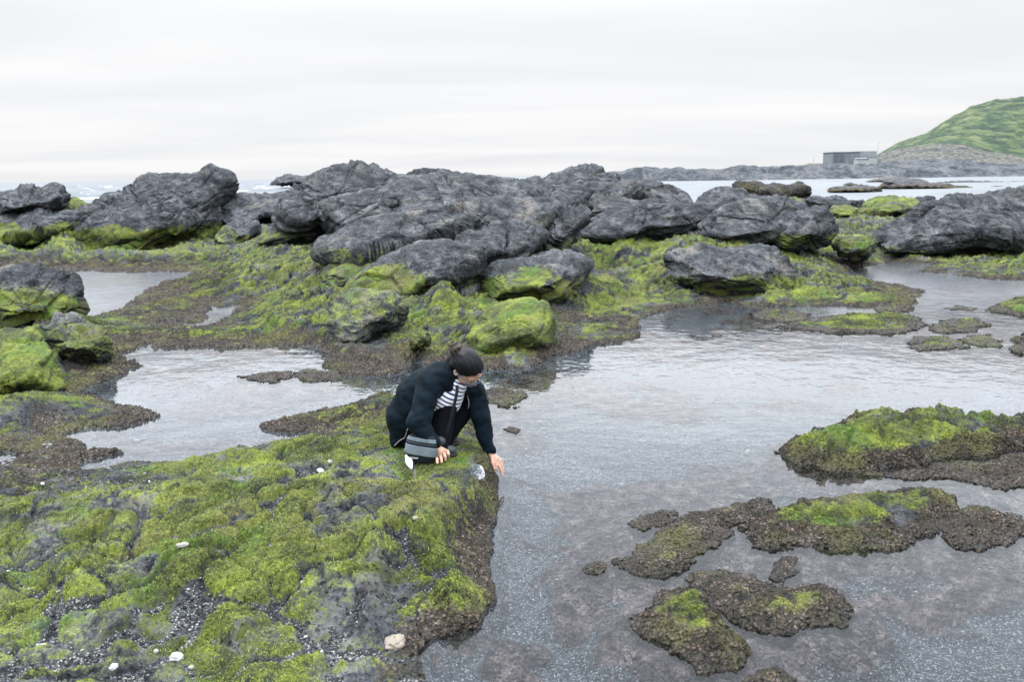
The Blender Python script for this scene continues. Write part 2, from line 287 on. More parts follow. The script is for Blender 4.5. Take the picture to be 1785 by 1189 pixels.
# ------------------------------------------------------------------ lie of the land: px, py, height, moss, brown weed, grit
CTL = [
 (0, 1189, .16, .3, .1, .95), (150, 1150, .14, .2, .1, 1.0), (300, 1189, .13, .4, .1, .8), (480, 1150, .13, .55, .1, .5), (600, 1189, .07, .2, .3, .6), (700, 1150, .05, .1, .5, .6), (760, 1090, .06, .3, .5, .4),
 (0, 1000, .25, .5, .1, .55), (150, 980, .28, .6, .1, .45), (330, 960, .30, .75, .1, .35), (480, 940, .30, .7, .15, .4), (620, 1000, .22, .6, .2, .45), (780, 1000, .20, .6, .5, .3), (820, 950, .16, .2, .9, .3), (700, 1060, .12, .4, .3, .5), (420, 1060, .20, .6, .15, .45), (200, 1060, .20, .4, .1, .75),
 (60, 900, .27, .55, .1, .3), (200, 880, .31, .45, .1, .2), (350, 860, .33, .75, .1, .3), (480, 850, .33, .8, .1, .3), (600, 890, .34, .25, .05, .15), (650, 920, .33, .2, .05, .15), (720, 900, .31, .7, .2, .3), (560, 800, .29, .65, .1, .45), (660, 790, .27, .6, .15, .3), (740, 830, .29, .75, .1, .3), (790, 800, .30, .85, .05, .05), (770, 850, .27, .8, .1, .1), (830, 850, .22, .45, .6, .1), (815, 770, .26, .7, .2, .05), (760, 770, .28, .7, .1, .1), (845, 905, .13, .2, .9, .2),
 (330, 815, .12, .6, .3, .2), (430, 812, .17, .55, .2, .5), (220, 835, .13, .15, .3, .7), (100, 830, .13, .2, .4, .5), (120, 800, .08, .1, .7, .3), (60, 770, .05, .1, .7, .5), (20, 830, .15, .3, .5, .3), (690, 720, .16, .5, .7, .1), (660, 740, .16, .55, .5, .1), (560, 740, .08, .55, .7, .2), (600, 765, .14, .5, .3, .3),
 (60, 730, .09, .2, .6, .5), (170, 720, .11, .7, .6, .1), (30, 700, .25, .7, .2, .1), (230, 728, .06, .4, .8, .1), (150, 640, .10, .2, .8, .4), (190, 610, .12, .2, .9, .2), (60, 600, .4, .8, .2, 0), (180, 575, .16, .4, .8, 0), (220, 565, .07, .6, .6, 0), (250, 590, .07, .2, 1, 0), (300, 545, .07, .4, .8, 0), (350, 520, .08, .4, .8, 0), (290, 515, .05, .1, 1, 0), (400, 590, .06, .3, 1, 0), (500, 590, .08, .3, 1, 0), (420, 565, .10, .6, .5, 0), (500, 545, .25, .75, .3, 0), (430, 510, .25, .6, .5, 0), (500, 500, .38, .8, .2, 0), (600, 500, .42, .75, .2, 0), (600, 455, .66, .75, .1, 0), (450, 450, .55, .7, .1, 0), (390, 480, .2, .4, .8, 0), (480, 420, .66, .25, .1, 0),
 (570, 560, .30, .6, .4, 0), (560, 620, .06, .1, 1, .2), (650, 600, .08, .1, .5, .9), (640, 575, .14, .3, .4, .6), (640, 640, .05, .2, 1, 0), (690, 620, .03, .1, 1, .1), (760, 610, .10, .5, .6, 0), (730, 560, .22, .75, .2, 0), (790, 590, .22, .5, .6, 0), (800, 545, .28, .75, .2, 0), (870, 540, .28, .85, .1, 0), (900, 600, .22, .9, .1, 0), (820, 510, .38, .6, .2, 0), (860, 630, .06, .2, 1, 0), (960, 605, .05, .2, .8, .4), (985, 585, .07, .2, .7, .6), (980, 550, .15, .4, .7, .1),
 (1040, 580, .09, .75, .5, .1), (1090, 578, .07, .6, .7, 0), (1060, 545, .10, .8, .4, 0), (1120, 530, .12, .75, .4, 0), (1180, 520, .12, .8, .3, 0), (1230, 510, .15, .7, .3, .1), (1100, 490, .22, .5, .3, .3), (1060, 460, .35, .7, .1, .1), (1130, 450, .42, .7, .1, .1), (1050, 430, .50, .75, .1, 0), (1150, 415, .70, .6, .1, .1), (1270, 410, .70, .7, .1, .1), (1330, 490, .16, .85, .2, 0), (1290, 515, .12, .85, .2, 0), (1400, 510, .16, .85, .2, 0), (1480, 520, .13, .75, .4, 0), (1570, 520, .10, .6, .7, 0), (1440, 485, .20, .85, .2, 0), (1560, 500, .06, .3, .9, 0), (1400, 450, .35, .85, .1, 0), (1460, 470, .14, .5, .5, .2), (1550, 452, .10, .6, .5, .2), (1640, 455, .10, .75, .4, 0), (1740, 470, .06, .7, .6, 0), (1850, 475, .08, .7, .6, 0), (1500, 440, .28, .6, .4, 0), (1620, 440, .26, .8, .2, 0), (1780, 452, .3, .7, .3, 0), (1500, 400, .55, .3, .6, .2), (1430, 420, .45, .7, .2, 0),
 (50, 462, .09, .1, 1, 0), (160, 462, .09, .1, 1, 0), (280, 462, .10, .2, 1, 0), (350, 462, .12, .5, .8, 0), (50, 440, .15, .75, .2, 0), (160, 440, .15, .8, .2, 0), (280, 440, .15, .75, .2, 0), (350, 435, .22, .6, .2, 0), (80, 415, .32, .5, .1, 0), (380, 420, .32, .4, .1, 0), (20, 480, .12, .3, .7, 0), (-120, 460, .3, .5, .5, 0), (-150, 600, .5, .7, .2, 0), (-150, 800, .2, .5, .3, .4), (-150, 1000, .3, .6, .1, .4), (1080, 390, .85, 0, .3, .1), (1030, 370, 1.05, .1, .4, .1), (1180, 385, .95, .3, .3, 0), (700, 420, .78, -.2, 0, 0), (850, 430, .68, -.1, 0, 0), (950, 470, .36, .6, .2, 0), (1440, 385, .7, .4, .4, 0), (600, 380, .95, -.3, 0, 0), (420, 375, .9, -.2, 0, 0), (180, 375, .6, .4, 0, 0), (140, 362, .8, .8, 0, 0), (40, 380, .6, .3, .1, 0)]
CTLW = [(-30, 36, .1, 0, 0, 0), (-22, 40, -1.6, 0, 0, 0), (-10, 38, -1.4, 0, 0, 0), (-3, 36, -.4, 0, 0, 0), (4, 36, .3, .2, .3, 0), (-40, 50, -2.6, 0, 0, 0), (-14, 50, -2.6, 0, 0, 0), (0, 46, -2.0, 0, 0, 0), (6, 44, -.6, .1, .6, 0), (9, 34, .75, .4, .4, 0), (14, 34, .75, .4, .4, 0), (19, 34, .7, .4, .4, 0), (11, 48, -.8, .1, .8, 0), (17, 47, .1, .3, .6, 0), (24, 46, .1, .4, .5, 0), (30, 50, -.1, .3, .6, 0), (17, 60, -2.2, 0, 1, 0), (28, 64, -2.2, 0, 1, 0), (45, 70, -2.4, 0, 1, 0), (8, 60, -2.6, 0, 1, 0), (0, 80, -3, 0, 0, 0), (-40, 80, -3.2, 0, 0, 0), (60, 90, -3, 0, 0, 0),
        (-2, -2, .55, .4, .1, .6), (0, 1.0, .5, .4, .1, .6), (-1.5, 1.8, .35, .5, .1, .6), (2, 1.4, .2, .1, .6, .6), (14, 10, .5, .5, .4, 0), (18, 14, .5, .5, .4, 0), (12, 5, .5, .5, .4, 0), (22, 20, .6, .5, .4, 0), (-12, 8, .5, .7, .2, 0)]
NCTL = len(CTL) + len(CTLW)
EXTRA_CTL = []        # feet of the boulders join the list below
def ctl_arrays():
    a = np.array(CTL, float); w = gp(a[:, 0], a[:, 1], a[:, 2])
    P = np.concatenate([np.concatenate([w[:, :2], a[:, 2:]], 1), np.array(CTLW + EXTRA_CTL, float)])
    return P
def idw(X, Y, P):
    az = np.arctan2(X, Y) * 2.6; lr = np.log(np.hypot(X, Y) + 0.3)
    caz = np.arctan2(P[:, 0], P[:, 1]) * 2.6; clr = np.log(np.hypot(P[:, 0], P[:, 1]) + 0.3)
    W = np.zeros(X.shape, np.float32); out = [np.zeros(X.shape, np.float32) for _ in range(P.shape[1] - 2)]
    for i in range(len(P)):
        w = 1.0 / ((az - caz[i]) ** 2 + (lr - clr[i]) ** 2 + (6e-4 if i < NCTL else 2.5e-3)) ** 2
        W += w
        for k in range(len(out)): out[k] += w * P[i, 2 + k]
    return [o / W for o in out]

def pool_sdf(X, Y):
    R = np.hypot(X, Y); s = np.clip(R / 8, .5, 3)
    wx = X + s * (.10 * fbm2(X * 1.1, Y * 1.1, 2) + .055 * n2(X * 4.3, Y * 4.3) + .025 * n2(X * 13, Y * 13))
    wy = Y + s * (.12 * fbm2(X * 1.1 + 31, Y * 1.1, 2) + .060 * n2(X * 4.3 + 9, Y * 4.3) + .030 * n2(X * 13 + 5, Y * 13))
    d = np.full(X.shape, 1e9, np.float32)
    for q in POOLS: d = np.minimum(d, poly_sdf(wx, wy, q))
    return d
def terrain(X, Y):
    X = X.astype(np.float32); Y = Y.astype(np.float32); R = np.hypot(X, Y)
    B, moss, brown, grit = idw(X, Y, CTLP)
    d = pool_sdf(X, Y)
    near = sstep(9.5, 7.8, R); far = 1 - near
    # cracked, domed lumps running away up to the right
    ca, sa = math.cos(math.radians(48)), math.sin(math.radians(48))
    U = X * ca + Y * sa; V = -X * sa + Y * ca
    w1 = fbm2(X * 1.6, Y * 1.6, 3); w2 = fbm2(X * 1.6 + 40, Y * 1.6 + 11, 3)
    f1, f2, cid = worley2(U / .74 + .75 * w1, V / .40 + .75 * w2); e = f2 - f1
    g1, g2, gid = worley2(U / .27 + .7 * w2, V / .19 + .7 * w1); ge = g2 - g1
    open_ = sstep(-.35, .5, fbm2(X * .9 + 3, Y * .9, 2) )           # some lumps melt together
    crack = sstep(.26, .02, e + .10 * n2(X * 9, Y * 9)) * (1 - .75 * open_ * sstep(.55, .9, cid))
    crack2 = sstep(.16, .0, ge) * sstep(.1, .5, w1 + .35)
    crack = sstep(.17, .0, e + .09 * n2(X * 9, Y * 9)) * (1 - .8 * open_ * sstep(.45, .8, cid)); crack2 = sstep(.12, .0, ge + .05 * n2(X * 17, Y * 17)) * sstep(.0, .45, w1 + .3)
    t1, t2, tid = worley2(U / .105 + .6 * w1 + .12 * n2(X * 12, Y * 12), V / .085 + .6 * w2); te = t2 - t1
    lum_n = .020 * sstep(0, .25, e) - .042 * crack + .030 * (cid - .5) * sstep(0, .12, e) + .016 * sstep(0, .35, ge) - .026 * crack2 + .022 * (gid - .5) * sstep(0, .10, ge) + .034 * fbm2(X * 1.5, Y * 1.5, 5, .58) - .030 * np.abs(n2(U * 3.2, V * 6.0)) - .020 * sstep(.16, .0, te) * sstep(-.1, .3, w2) - .032 * np.abs(fbm2(X * 7 + .6 * w1, Y * 7, 4, .6)) + .010
    hol = sstep(-.005, -.045, lum_n - .030 * cid); lum_n = np.where(lum_n < -.040, -.040 + .3 * (lum_n + .040), lum_n)      # grit levels the hollows
    # bigger ledges further off
    h1, h2, hid = worley2(U / 2.3 + .8 * w1, V / .85 + .8 * w2); he = h2 - h1
    k1, k2, kid = worley2(X / .55 + .5 * w2, Y / .5 + .5 * w1); ke = k2 - k1
    crf = sstep(.20, .0, he + .06 * n2(X * 3, Y * 3))
    ck = np.abs(n2(U * .75 + .5 * w1, V * 2.4 + .5 * w2)); ck2 = np.abs(n2(U * 2.1 + 7, V * 5.2))
    lum_f = .055 * sstep(0, .10, he) * (.5 + hid) + .06 * (hid - .5) + .035 * sstep(0, .12, ke) + .05 * (kid - .5) * sstep(0, .1, ke) + .13 * fbm2(X * 1.1, Y * 1.1, 6, .6) - .10 * sstep(.13, .0, ck) - .05 * sstep(.14, .0, ck2) - .05 * np.abs(n2(X * 3.5, Y * 3.5)) - .065
    lump = near * lum_n + far * lum_f
    lump = lump * (1 - .85 * np.exp(-(((X + .50) / .42) ** 2 + ((Y - 6.05) / .55) ** 2)))      # level where the person crouches
    steep = sstep(.10, .30, B) * near
    zp = B * (1 - np.exp(-np.maximum(d, 0) / .4)) + lump; YQ = Y + 1.4 * zp
    ragged = .020 * np.abs(n2(X * 16, YQ * 16)) + .012 * np.abs(n2(X * 37, YQ * 37)) + .008 * n2(X * 70, YQ * 70)      # crusty weed
    fuzz = .0035 * n2(X * 85, YQ * 85) + .0055 * n2(X * 38, YQ * 38)
    dl = np.maximum(d, 0)
    steep = sstep(.10, .30, B) * near
    wid = .34 * (1 - steep) + .13 * steep; wid = wid * np.clip(R / 8, .8, 2.2)
    rise = 1 - np.exp(-dl / wid)
    rim = np.exp(-dl / (.11 * np.clip(R / 7, .7, 2.2))) * np.clip(.75 + .9 * n2(X * 2.3, Y * 2.3), 0, 1.1)
    zl = .012 + near * .014 * fbm2(X * 20, Y * 20, 3, .6) + B * rise + lump * (near * rise ** .8 + far * sstep(0, 1.1, dl)) * np.clip(B / .16, .25, 1.2) + ragged * (.3 + .7 * np.clip(rim + brown * .6, 0, 1)) * np.clip(R / 6, .8, 2.0) + fuzz * np.clip(R / 5, 1, 4)
    dw = np.maximum(-d, 0)
    pz = fbm2(X * .55 + 8, Y * .55 + 2, 3); weed = sstep(.0, .22, fbm2(X * .7 + 21, Y * .7 + 4, 4) + .12 * n2(X * 6, Y * 6))
    depth = (.05 + .22 * (1 - np.exp(-dw / .7)) + .09 * pz) * sstep(0, .10, dw)
    zw = -.008 - np.maximum(depth, .022 * sstep(0, .05, dw)) + weed * (.05 + ragged) + .012 * n2(X * 7, Y * 7)
    dI = np.full(X.shape, 9, np.float32)
    for q in ISLET_W:
        m = (X > q[:, 0].min() - .8) & (X < q[:, 0].max() + .8) & (Y > q[:, 1].min() - .8) & (Y < q[:, 1].max() + .8)
        if m.any(): dI[m] = np.minimum(dI[m], poly_sdf(X[m], Y[m], q))
    halo = sstep(.42, .05, dI + .25 * fbm2(X * 2.2, Y * 2.2, 3)); weed = np.maximum(weed, halo)
    zw = np.where(halo > 0, np.maximum(zw, zw * (1 - halo) + halo * (-.035 + .03 * n2(X * 9, Y * 9) - .10 * np.clip(dI, 0, 1))), zw)
    zw = np.minimum(zw, -.012)
    pm = np.exp(-(((X + .50) / .52) ** 4 + ((Y - 5.90) / .50) ** 4)) * sstep(.03, .16, d); zl = zl * (1 - pm) + pm * (.283 + .010 * fbm2(X * 6, Y * 6, 3) + fuzz * 1.5)
    zl = zl - .11 * np.exp(-(((X + .67) / .09) ** 2 + ((Y - 5.62) / .12) ** 2)) * near
    z = np.where(d > 0, zl, zw)
    z = np.where((d > 0) & (R < 26), np.maximum(z, .010), z)
    # what grows where
    up = near * sstep(.0, .5, e) + far * .8
    moss = moss + .50 * (near * (.85 - 1.6 * hol - .5 * crack2 - .4) + far * .35 * (sstep(.05, .3, he) - .5)) + .55 * fbm2(X * 1.3 + 60, YQ * 1.3, 3) + near * .55 * fbm2(X * 4.5 + 20, YQ * 4.5, 3) - near * .13 + .08 + far * (.17 - 1.5 * np.maximum(0, fbm2(X * .8, YQ * 1.4 + 70, 5, .6) - .02) - .5 * crf - .5 * sstep(.14, .02, ck))
    moss = moss - 1.2 * rim
    brown = brown * .75 + 1.0 * rim - .15 + near * .22 + far * .06 * sstep(1.0, .5, B) + .3 * fbm2(X * 1.7 + 80, Y * 1.7, 3)
    grit = grit * (.70 + near * (1.15 * hol + .35 * crack2 - .30) - .25 * far) + .45 * near * fbm2(X * .9 + 7, Y * .9, 3) - .4 * rim
    grit = np.where(near > .5, grit, grit - .1)
    grit_w = .95 - .9 * weed + .35 * pz; brown_w = .15 + .75 * weed; moss_w = -.3 + .9 * sstep(.12, .4, fbm2(X * .9 + 15, Y * .9, 3)) * (1 - weed)
    wl_ = d <= 0
    moss = np.where(wl_, moss_w, moss); brown = np.where(wl_, brown_w, brown); grit = np.where(wl_, grit_w, grit)
    return z, np.clip(moss, -.5, 1.2), np.clip(brown, -.3, 1.2), np.clip(grit, -.3, 1.2), d

ISLET_W = []
# ------------------------------------------------------------------ boulders (outlines given as photograph points, each with its own distance and depth)
def Z1(*p): return [(x / 2.973, y / 2.973 + 260) for x, y in p]
def Z2(*p): return [(x / 2.973 + 500, y / 2.973 + 260) for x, y in p]
def Z3(*p): return [(x / 2.274 + 1000, y / 2.274 + 160) for x, y in p]
def Z5(*p): return [(x / 5.947, y / 5.947 + 280) for x, y in p]
def Z6(*p): return [(x / 5.947 + 1020, y / 5.947 + 280) for x, y in p]
def Z7(*p): return [(x / 3.68 + 1300, y / 3.68 + 300) for x, y in p]
BOULDERS = []
def B(name, label, cat, Y, T, lean, poly, moss=(.0, .0), foot=True, pale=.3, strata=1.0, rough=1.0, group=None, n=None, brown=0.0, sink=0.0, stz=None):
    BOULDERS.append(dict(name=name, label=label, cat=cat, Y=Y, T=T, lean=lean, poly=poly, moss=moss, foot=foot, pale=pale, strata=strata, rough=rough, group=group, n=n, brown=brown, sink=sink))
OUT = 'lava boulders and slabs of the rocky outcrop'
# moss = (height up to which moss grows, amount)
B('boulder', 'jagged dark rock with two low peaks at the far left edge, sea behind it', 'rock', 29, 1.5, .3, Z5((-160, 330), (0, 310), (95, 300), (150, 305), (175, 265), (225, 232), (365, 232), (375, 290), (460, 300), (520, 262), (590, 245), (660, 265), (690, 320), (735, 355), (735, 400), (690, 470), (560, 520), (300, 560), (0, 580), (-160, 560)), (1.35, .7), rough=1.3)
B('boulder', 'low ridge of dark rough rock beside the big capped boulder at left', 'rock', 27.5, 1.2, .8, Z5((-200, 560), (0, 500), (120, 490), (210, 500), (320, 520), (450, 500), (560, 560), (700, 530), (850, 520), (1000, 500), (1060, 560), (960, 680), (860, 760), (700, 800), (500, 880), (250, 900), (0, 900), (-200, 900)), (.95, .8), rough=1.4)
B('boulder', 'low green hump of turf-covered rock between the far left rocks and the sea', 'rock', 30, 1.2, 1.0, Z5((640, 480), (690, 410), (770, 390), (830, 430), (930, 460), (1040, 478), (1080, 540), (1000, 600), (700, 600)), (3, 1.0), rough=.6)
B('boulder', 'big dark boulder with a flat overhanging cap ledge, left of the outcrop', 'rock', 28, 1.8, .9, Z1((330, 470), (420, 380), (500, 296), (545, 268), (600, 250), (690, 240), (712, 212), (712, 180), (745, 155), (800, 140), (870, 126), (905, 120), (945, 135), (1050, 123), (1110, 140), (1135, 165), (1165, 152), (1192, 165), (1190, 215), (1160, 265), (1130, 295), (1180, 350), (1165, 385), (1080, 440), (1000, 490), (900, 530), (700, 560), (500, 560), (360, 540)), (.72, .9), strata=1.5)
B('boulder', 'flat brownish rock between the capped boulder and the big grey slab', 'rock', 29, 1.6, .8, Z1((1110, 300), (1160, 262), (1200, 240), (1260, 228), (1420, 232), (1510, 222), (1600, 260), (1600, 330), (1400, 380), (1300, 430), (1180, 440), (1140, 380)), (0, 0), pale=.6)
B('boulder', 'small dark rock wedged at the foot of the capped boulder', 'rock', 26, .9, .5, Z1((1120, 440), (1150, 400), (1200, 370), (1270, 350), (1330, 380), (1350, 430), (1280, 480), (1190, 520), (1130, 520)), (.8, .5))
B('boulder', 'rounded dark boulder below the big grey slab', 'rock', 21, 1.0, .6, Z1((1340, 470), (1370, 420), (1400, 395), (1450, 350), (1520, 325), (1580, 340), (1620, 345), (1720, 338), (1760, 380), (1760, 460), (1640, 500), (1480, 510)), (1.0, .5))
B('slab', 'big smooth grey slab sloping up to the right, top left of the outcrop', 'rock slab', 21, 1.7, 1.0, Z2((-40, 330), (-20, 290), (0, 262), (60, 212), (130, 155), (210, 110), (290, 85), (345, 80), (400, 92), (450, 105), (500, 130), (510, 175), (470, 200), (400, 235), (300, 290), (230, 350), (100, 380), (0, 370)), (0, 0), strata=1.49, pale=.25, rough=.7)
B('boulder', 'small yellowish boulder perched behind the big grey slab', 'rock', 22, .8, .5, Z2((440, 190), (470, 140), (490, 112), (540, 112), (580, 130), (592, 150), (560, 190), (500, 220)), (0, 0), pale=1.0, strata=.5)
B('slab', 'rounded pitted slab under the yellowish boulder, left of the summit slab', 'rock slab', 19.6, 1.5, .9, Z2((205, 320), (215, 298), (250, 270), (330, 235), (420, 208), (520, 195), (640, 200), (680, 240), (640, 280), (600, 340), (560, 400), (440, 420), (300, 420), (230, 380)), (0, 0), pale=.35, strata=1.2, rough=.7)
B('slab', 'broad grey summit slab at the top of the central outcrop', 'rock slab', 19.4, 1.9, 1.6, Z2((530, 190), (560, 165), (600, 140), (680, 130), (770, 135), (830, 125), (960, 125), (1050, 140), (1110, 172), (1200, 196), (1310, 215), (1360, 255), (1340, 320), (1200, 340), (1000, 330), (860, 340), (700, 370), (580, 390), (545, 360), (560, 300)), (0, 0), pale=.5, strata=1.2, rough=.7)
B('slab', 'long pale streaked slab across the middle of the outcrop', 'rock slab', 16.6, 1.3, 1.8, Z2((210, 510), (240, 480), (330, 437), (450, 398), (560, 353), (760, 308), (870, 318), (980, 268), (1150, 253), (1340, 265), (1400, 300), (1370, 360), (1340, 410), (1200, 430), (1050, 440), (900, 470), (700, 520), (500, 550), (300, 560)), (.9, .4), pale=.9, strata=1.61, rough=.7)
B('slab', 'dark ledge slab below the pale streaked slab, undercut on the right', 'rock slab', 15.8, 1.0, 1.3, Z2((780, 500), (820, 470), (900, 430), (1080, 395), (1180, 388), (1250, 420), (1325, 450), (1300, 500), (1200, 540), (1060, 590), (960, 620), (880, 590), (800, 560)), (.72, .4), pale=.5, strata=1.49, rough=.7)
B('slab', 'narrow dark slab with moss along its lower edge, front of the outcrop', 'rock slab', 14.3, .8, 1.0, Z2((380, 720), (410, 695), (480, 640), (560, 590), (700, 530), (800, 520), (930, 545), (952, 590), (900, 645), (760, 700), (640, 775), (540, 760), (440, 750)), (.72, .75), strata=1.61, rough=.7)
B('slab', 'long thin step of dark rock at the left foot of the streaked slab', 'rock slab', 15.6, .8, 1.0, Z2((230, 640), (300, 600), (420, 560), (560, 520), (700, 490), (820, 480), (860, 520), (740, 560), (600, 610), (480, 660), (380, 700), (270, 690)), (1.0, .55), strata=1.49, rough=.7)
B('boulder', 'knobbly dark end block of the outcrop above the mossy cleft', 'rock', 17.2, 1.0, .5, Z2((1340, 440), (1360, 360), (1385, 300), (1450, 280), (1530, 300), (1565, 340), (1550, 380), (1510, 400), (1500, 450), (1450, 490), (1390, 550), (1340, 520)), (.95, .7), rough=1.2)
B('boulder', 'smooth round-topped boulder on the right shoulder of the outcrop', 'rock', 18.6, 1.0, .6, Z2((1345, 245), (1410, 205), (1470, 187), (1540, 195), (1562, 215), (1575, 290), (1540, 330), (1470, 330), (1380, 320)), (0, 0), strata=.6, pale=.4)
B('boulder', 'wide wedge-shaped slab with green sides and a dark undercut right end', 'rock', 14.4, 1.0, .9, Z2((985, 650), (1005, 625), (1040, 598), (1120, 565), (1220, 550), (1245, 572), (1290, 545), (1400, 535), (1430, 550), (1460, 540), (1500, 560), (1582, 590), (1550, 645), (1500, 720), (1470, 790), (1400, 820), (1350, 790), (1230, 800), (1080, 790), (1005, 720)), (.50, .85), pale=.5, strata=.6, rough=.9)
B('boulder', 'moss-topped boulder with a pale hollow face at the foot of the slope', 'rock', 11.7, .55, .6, Z2((205, 960), (220, 860), (240, 800), (290, 750), (370, 720), (430, 728), (480, 735), (540, 725), (600, 765), (630, 830), (610, 890), (540, 920), (460, 960), (400, 1010), (300, 1010), (225, 1000)), (.9, .38), pale=1.0, rough=1.2, strata=.4)
B('boulder', 'bright green mossy mound at the pool edge behind the person', 'rock', 10.9, .75, 1.3, Z2((940, 960), (965, 920), (1010, 870), (1080, 810), (1180, 775), (1280, 770), (1360, 800), (1385, 870), (1405, 920), (1380, 980), (1340, 1030), (1210, 1045), (1030, 1070), (950, 1020)), (2, .85), rough=1.0, strata=.35)
B('boulder', 'small mossy stone at the water below the green mound', 'rock', 10.9, .22, .3, Z2((640, 990), (650, 950), (690, 935), (730, 950), (740, 985), (700, 1020), (655, 1020)), (2, .6))
B('boulder', 'dark peaked rock on the skyline right of the outcrop, green on its left face', 'rock', 27, 1.6, .5, Z2((1230, 205), (1330, 170), (1400, 130), (1480, 95), (1560, 88), (1638, 98), (1642, 130), (1650, 200), (1560, 270), (1460, 290), (1330, 260)), (2, .10), strata=1.3)
B('boulder', 'rounded dark block leaning on the right of the peaked skyline rock', 'rock', 26, .9, .4, Z6((60, 190), (110, 150), (200, 140), (320, 140), (345, 180), (340, 220), (280, 270), (200, 290), (110, 260)), (0, 0))
B('slab', 'tilted dark slab overhanging a shadowed cave, beyond the outcrop', 'rock slab', 24.5, 1.2, .9, Z6((20, 330), (130, 262), (300, 250), (420, 235), (560, 230), (740, 228), (790, 255), (800, 310), (900, 340), (1000, 370), (1060, 420), (1060, 470), (900, 460), (750, 430), (560, 390), (400, 380), (200, 370), (60, 370)), (0, 0), strata=1.61, pale=.4, rough=.7)
B('boulder', 'bare brownish low rock beneath the tilted cave slab', 'rock', 22.5, 1.2, 1.5, Z6((-60, 520), (0, 430), (60, 370), (200, 360), (350, 390), (560, 420), (760, 430), (860, 470), (860, 560), (500, 600), (100, 600)), (.9, .3), pale=1.0, brown=.3)
B('boulder', 'humpbacked grey boulder with a shadowed hollow on its right, behind the long slab', 'rock', 24, 1.0, .7, Z6((1130, 470), (1160, 430), (1220, 350), (1300, 305), (1450, 292), (1600, 300), (1690, 345), (1680, 400), (1650, 440), (1500, 520), (1250, 540), (1140, 520)), (0, 0), pale=.5)
B('slab', 'long low pitted slab right of centre, left half of the ridge', 'rock slab', 21.3, 1.0, .8, Z6((-60, 760), (0, 700), (100, 630), (220, 570), (400, 520), (560, 500), (800, 480), (960, 455), (1040, 475), (1180, 460), (1330, 455), (1400, 470), (1380, 540), (1250, 640), (1100, 700), (850, 720), (600, 720), (350, 770), (100, 800)), (.62, .4), pale=.4, strata=1.38, rough=.7)
B('slab', 'big pale pitted slab with a shadowed underside, right half of the ridge', 'rock slab', 20.8, 1.2, .7, Z3((480, 560), (530, 510), (590, 465), (650, 440), (700, 420), (800, 412), (870, 435), (920, 468), (930, 500), (880, 540), (830, 575), (760, 590), (690, 590), (560, 575)), (.55, .5), pale=.6, strata=1.2, rough=.7)
B('boulder', 'blocky dark end stone with green moss under it, right end of the long slab', 'rock', 20.4, .9, .4, Z3((780, 560), (790, 510), (860, 485), (920, 478), (960, 462), (1000, 460), (1020, 490), (1045, 520), (1050, 550), (1020, 590), (950, 610), (860, 615), (800, 605)), (.75, .8), rough=1.2)
B('boulder', 'large flat-topped boulder with a green band on its dark front, right of centre', 'rock', 15.7, 1.0, 1.5, Z3((362, 655), (420, 630), (500, 615), (620, 625), (720, 610), (800, 625), (860, 670), (897, 705), (872, 750), (800, 785), (720, 800), (640, 805), (560, 800), (480, 770), (400, 735), (375, 700)), (.36, .95), pale=.8, strata=.7)
B('boulder', 'large rough dark boulder at the right edge of the photo, pool in front', 'rock', 22.6, 2.2, 1.0, Z3((1180, 560), (1230, 530), (1290, 505), (1350, 478), (1430, 455), (1500, 440), (1580, 430), (1650, 425), (1785, 408), (1900, 412), (1960, 480), (1960, 640), (1785, 665), (1650, 650), (1500, 640), (1350, 630), (1230, 610)), (.30, .7), rough=1.4, pale=.3)
B('boulder', 'low mossy dark lump with a black undercut, left of the big right-edge boulder', 'rock', 20.6, .8, .5, Z7((560, 470), (610, 420), (700, 400), (800, 410), (840, 440), (830, 490), (780, 530), (690, 540), (600, 520)), (2, .5), rough=1.2)
B('boulder', 'dark craggy rock at the inlet shore, behind the end of the long slab', 'rock', 34, 1.0, .4, Z7((370, 180), (430, 150), (520, 160), (560, 142), (610, 155), (660, 190), (760, 185), (760, 230), (600, 250), (430, 240)), (.6, .2), rough=1.5)
B('boulder', 'green mossy hummock near the inlet shore, left one of two', 'rock', 30, 1.2, 1.0, Z7((520, 260), (560, 215), (640, 205), (720, 230), (740, 280), (650, 310), (540, 300)), (2, .6))
B('boulder', 'green mossy hummock near the inlet shore, wider right one of two', 'rock', 31, 1.5, 1.0, Z7((720, 270), (760, 215), (830, 180), (920, 165), (1000, 185), (1090, 190), (1130, 215), (1080, 260), (960, 300), (840, 300), (760, 290)), (2, .6))
B('boulder', 'small dark block on the inlet shore above the wide green hummock', 'rock', 36, .6, .3, Z7((1085, 195), (1100, 175), (1200, 170), (1210, 190), (1190, 205), (1100, 208)), (0, 0))
B('boulder', 'pale-speckled dark reef rock at the near shore of the inlet, below the sea gap', 'rock', 38, 1.2, .5, Z3((640, 375), (670, 360), (720, 358), (770, 375), (860, 378), (900, 372), (935, 385), (935, 402), (860, 405), (900, 425), (800, 430), (690, 410)), (0, 0), brown=.5, rough=1.4)
B('boulder', 'dark lichen-spotted rock with mossy front at the left edge beside the back pool', 'rock', 12.6, .9, .6, Z1((-160, 640), (0, 640), (60, 620), (130, 598), (210, 588), (245, 620), (330, 640), (350, 680), (385, 700), (378, 760), (435, 800), (425, 870), (300, 910), (150, 940), (0, 960), (-160, 940)), (.62, .8), pale=.9, rough=1.3)
B('boulder', 'low grey rock with mossy hollows between the left-edge rock and the left pool', 'rock', 10.4, .55, .5, Z1((240, 960), (300, 890), (380, 868), (440, 900), (540, 930), (595, 990), (590, 1040), (500, 1080), (400, 1100), (310, 1110), (270, 1040)), (.55, .65), pale=.7, rough=1.4)
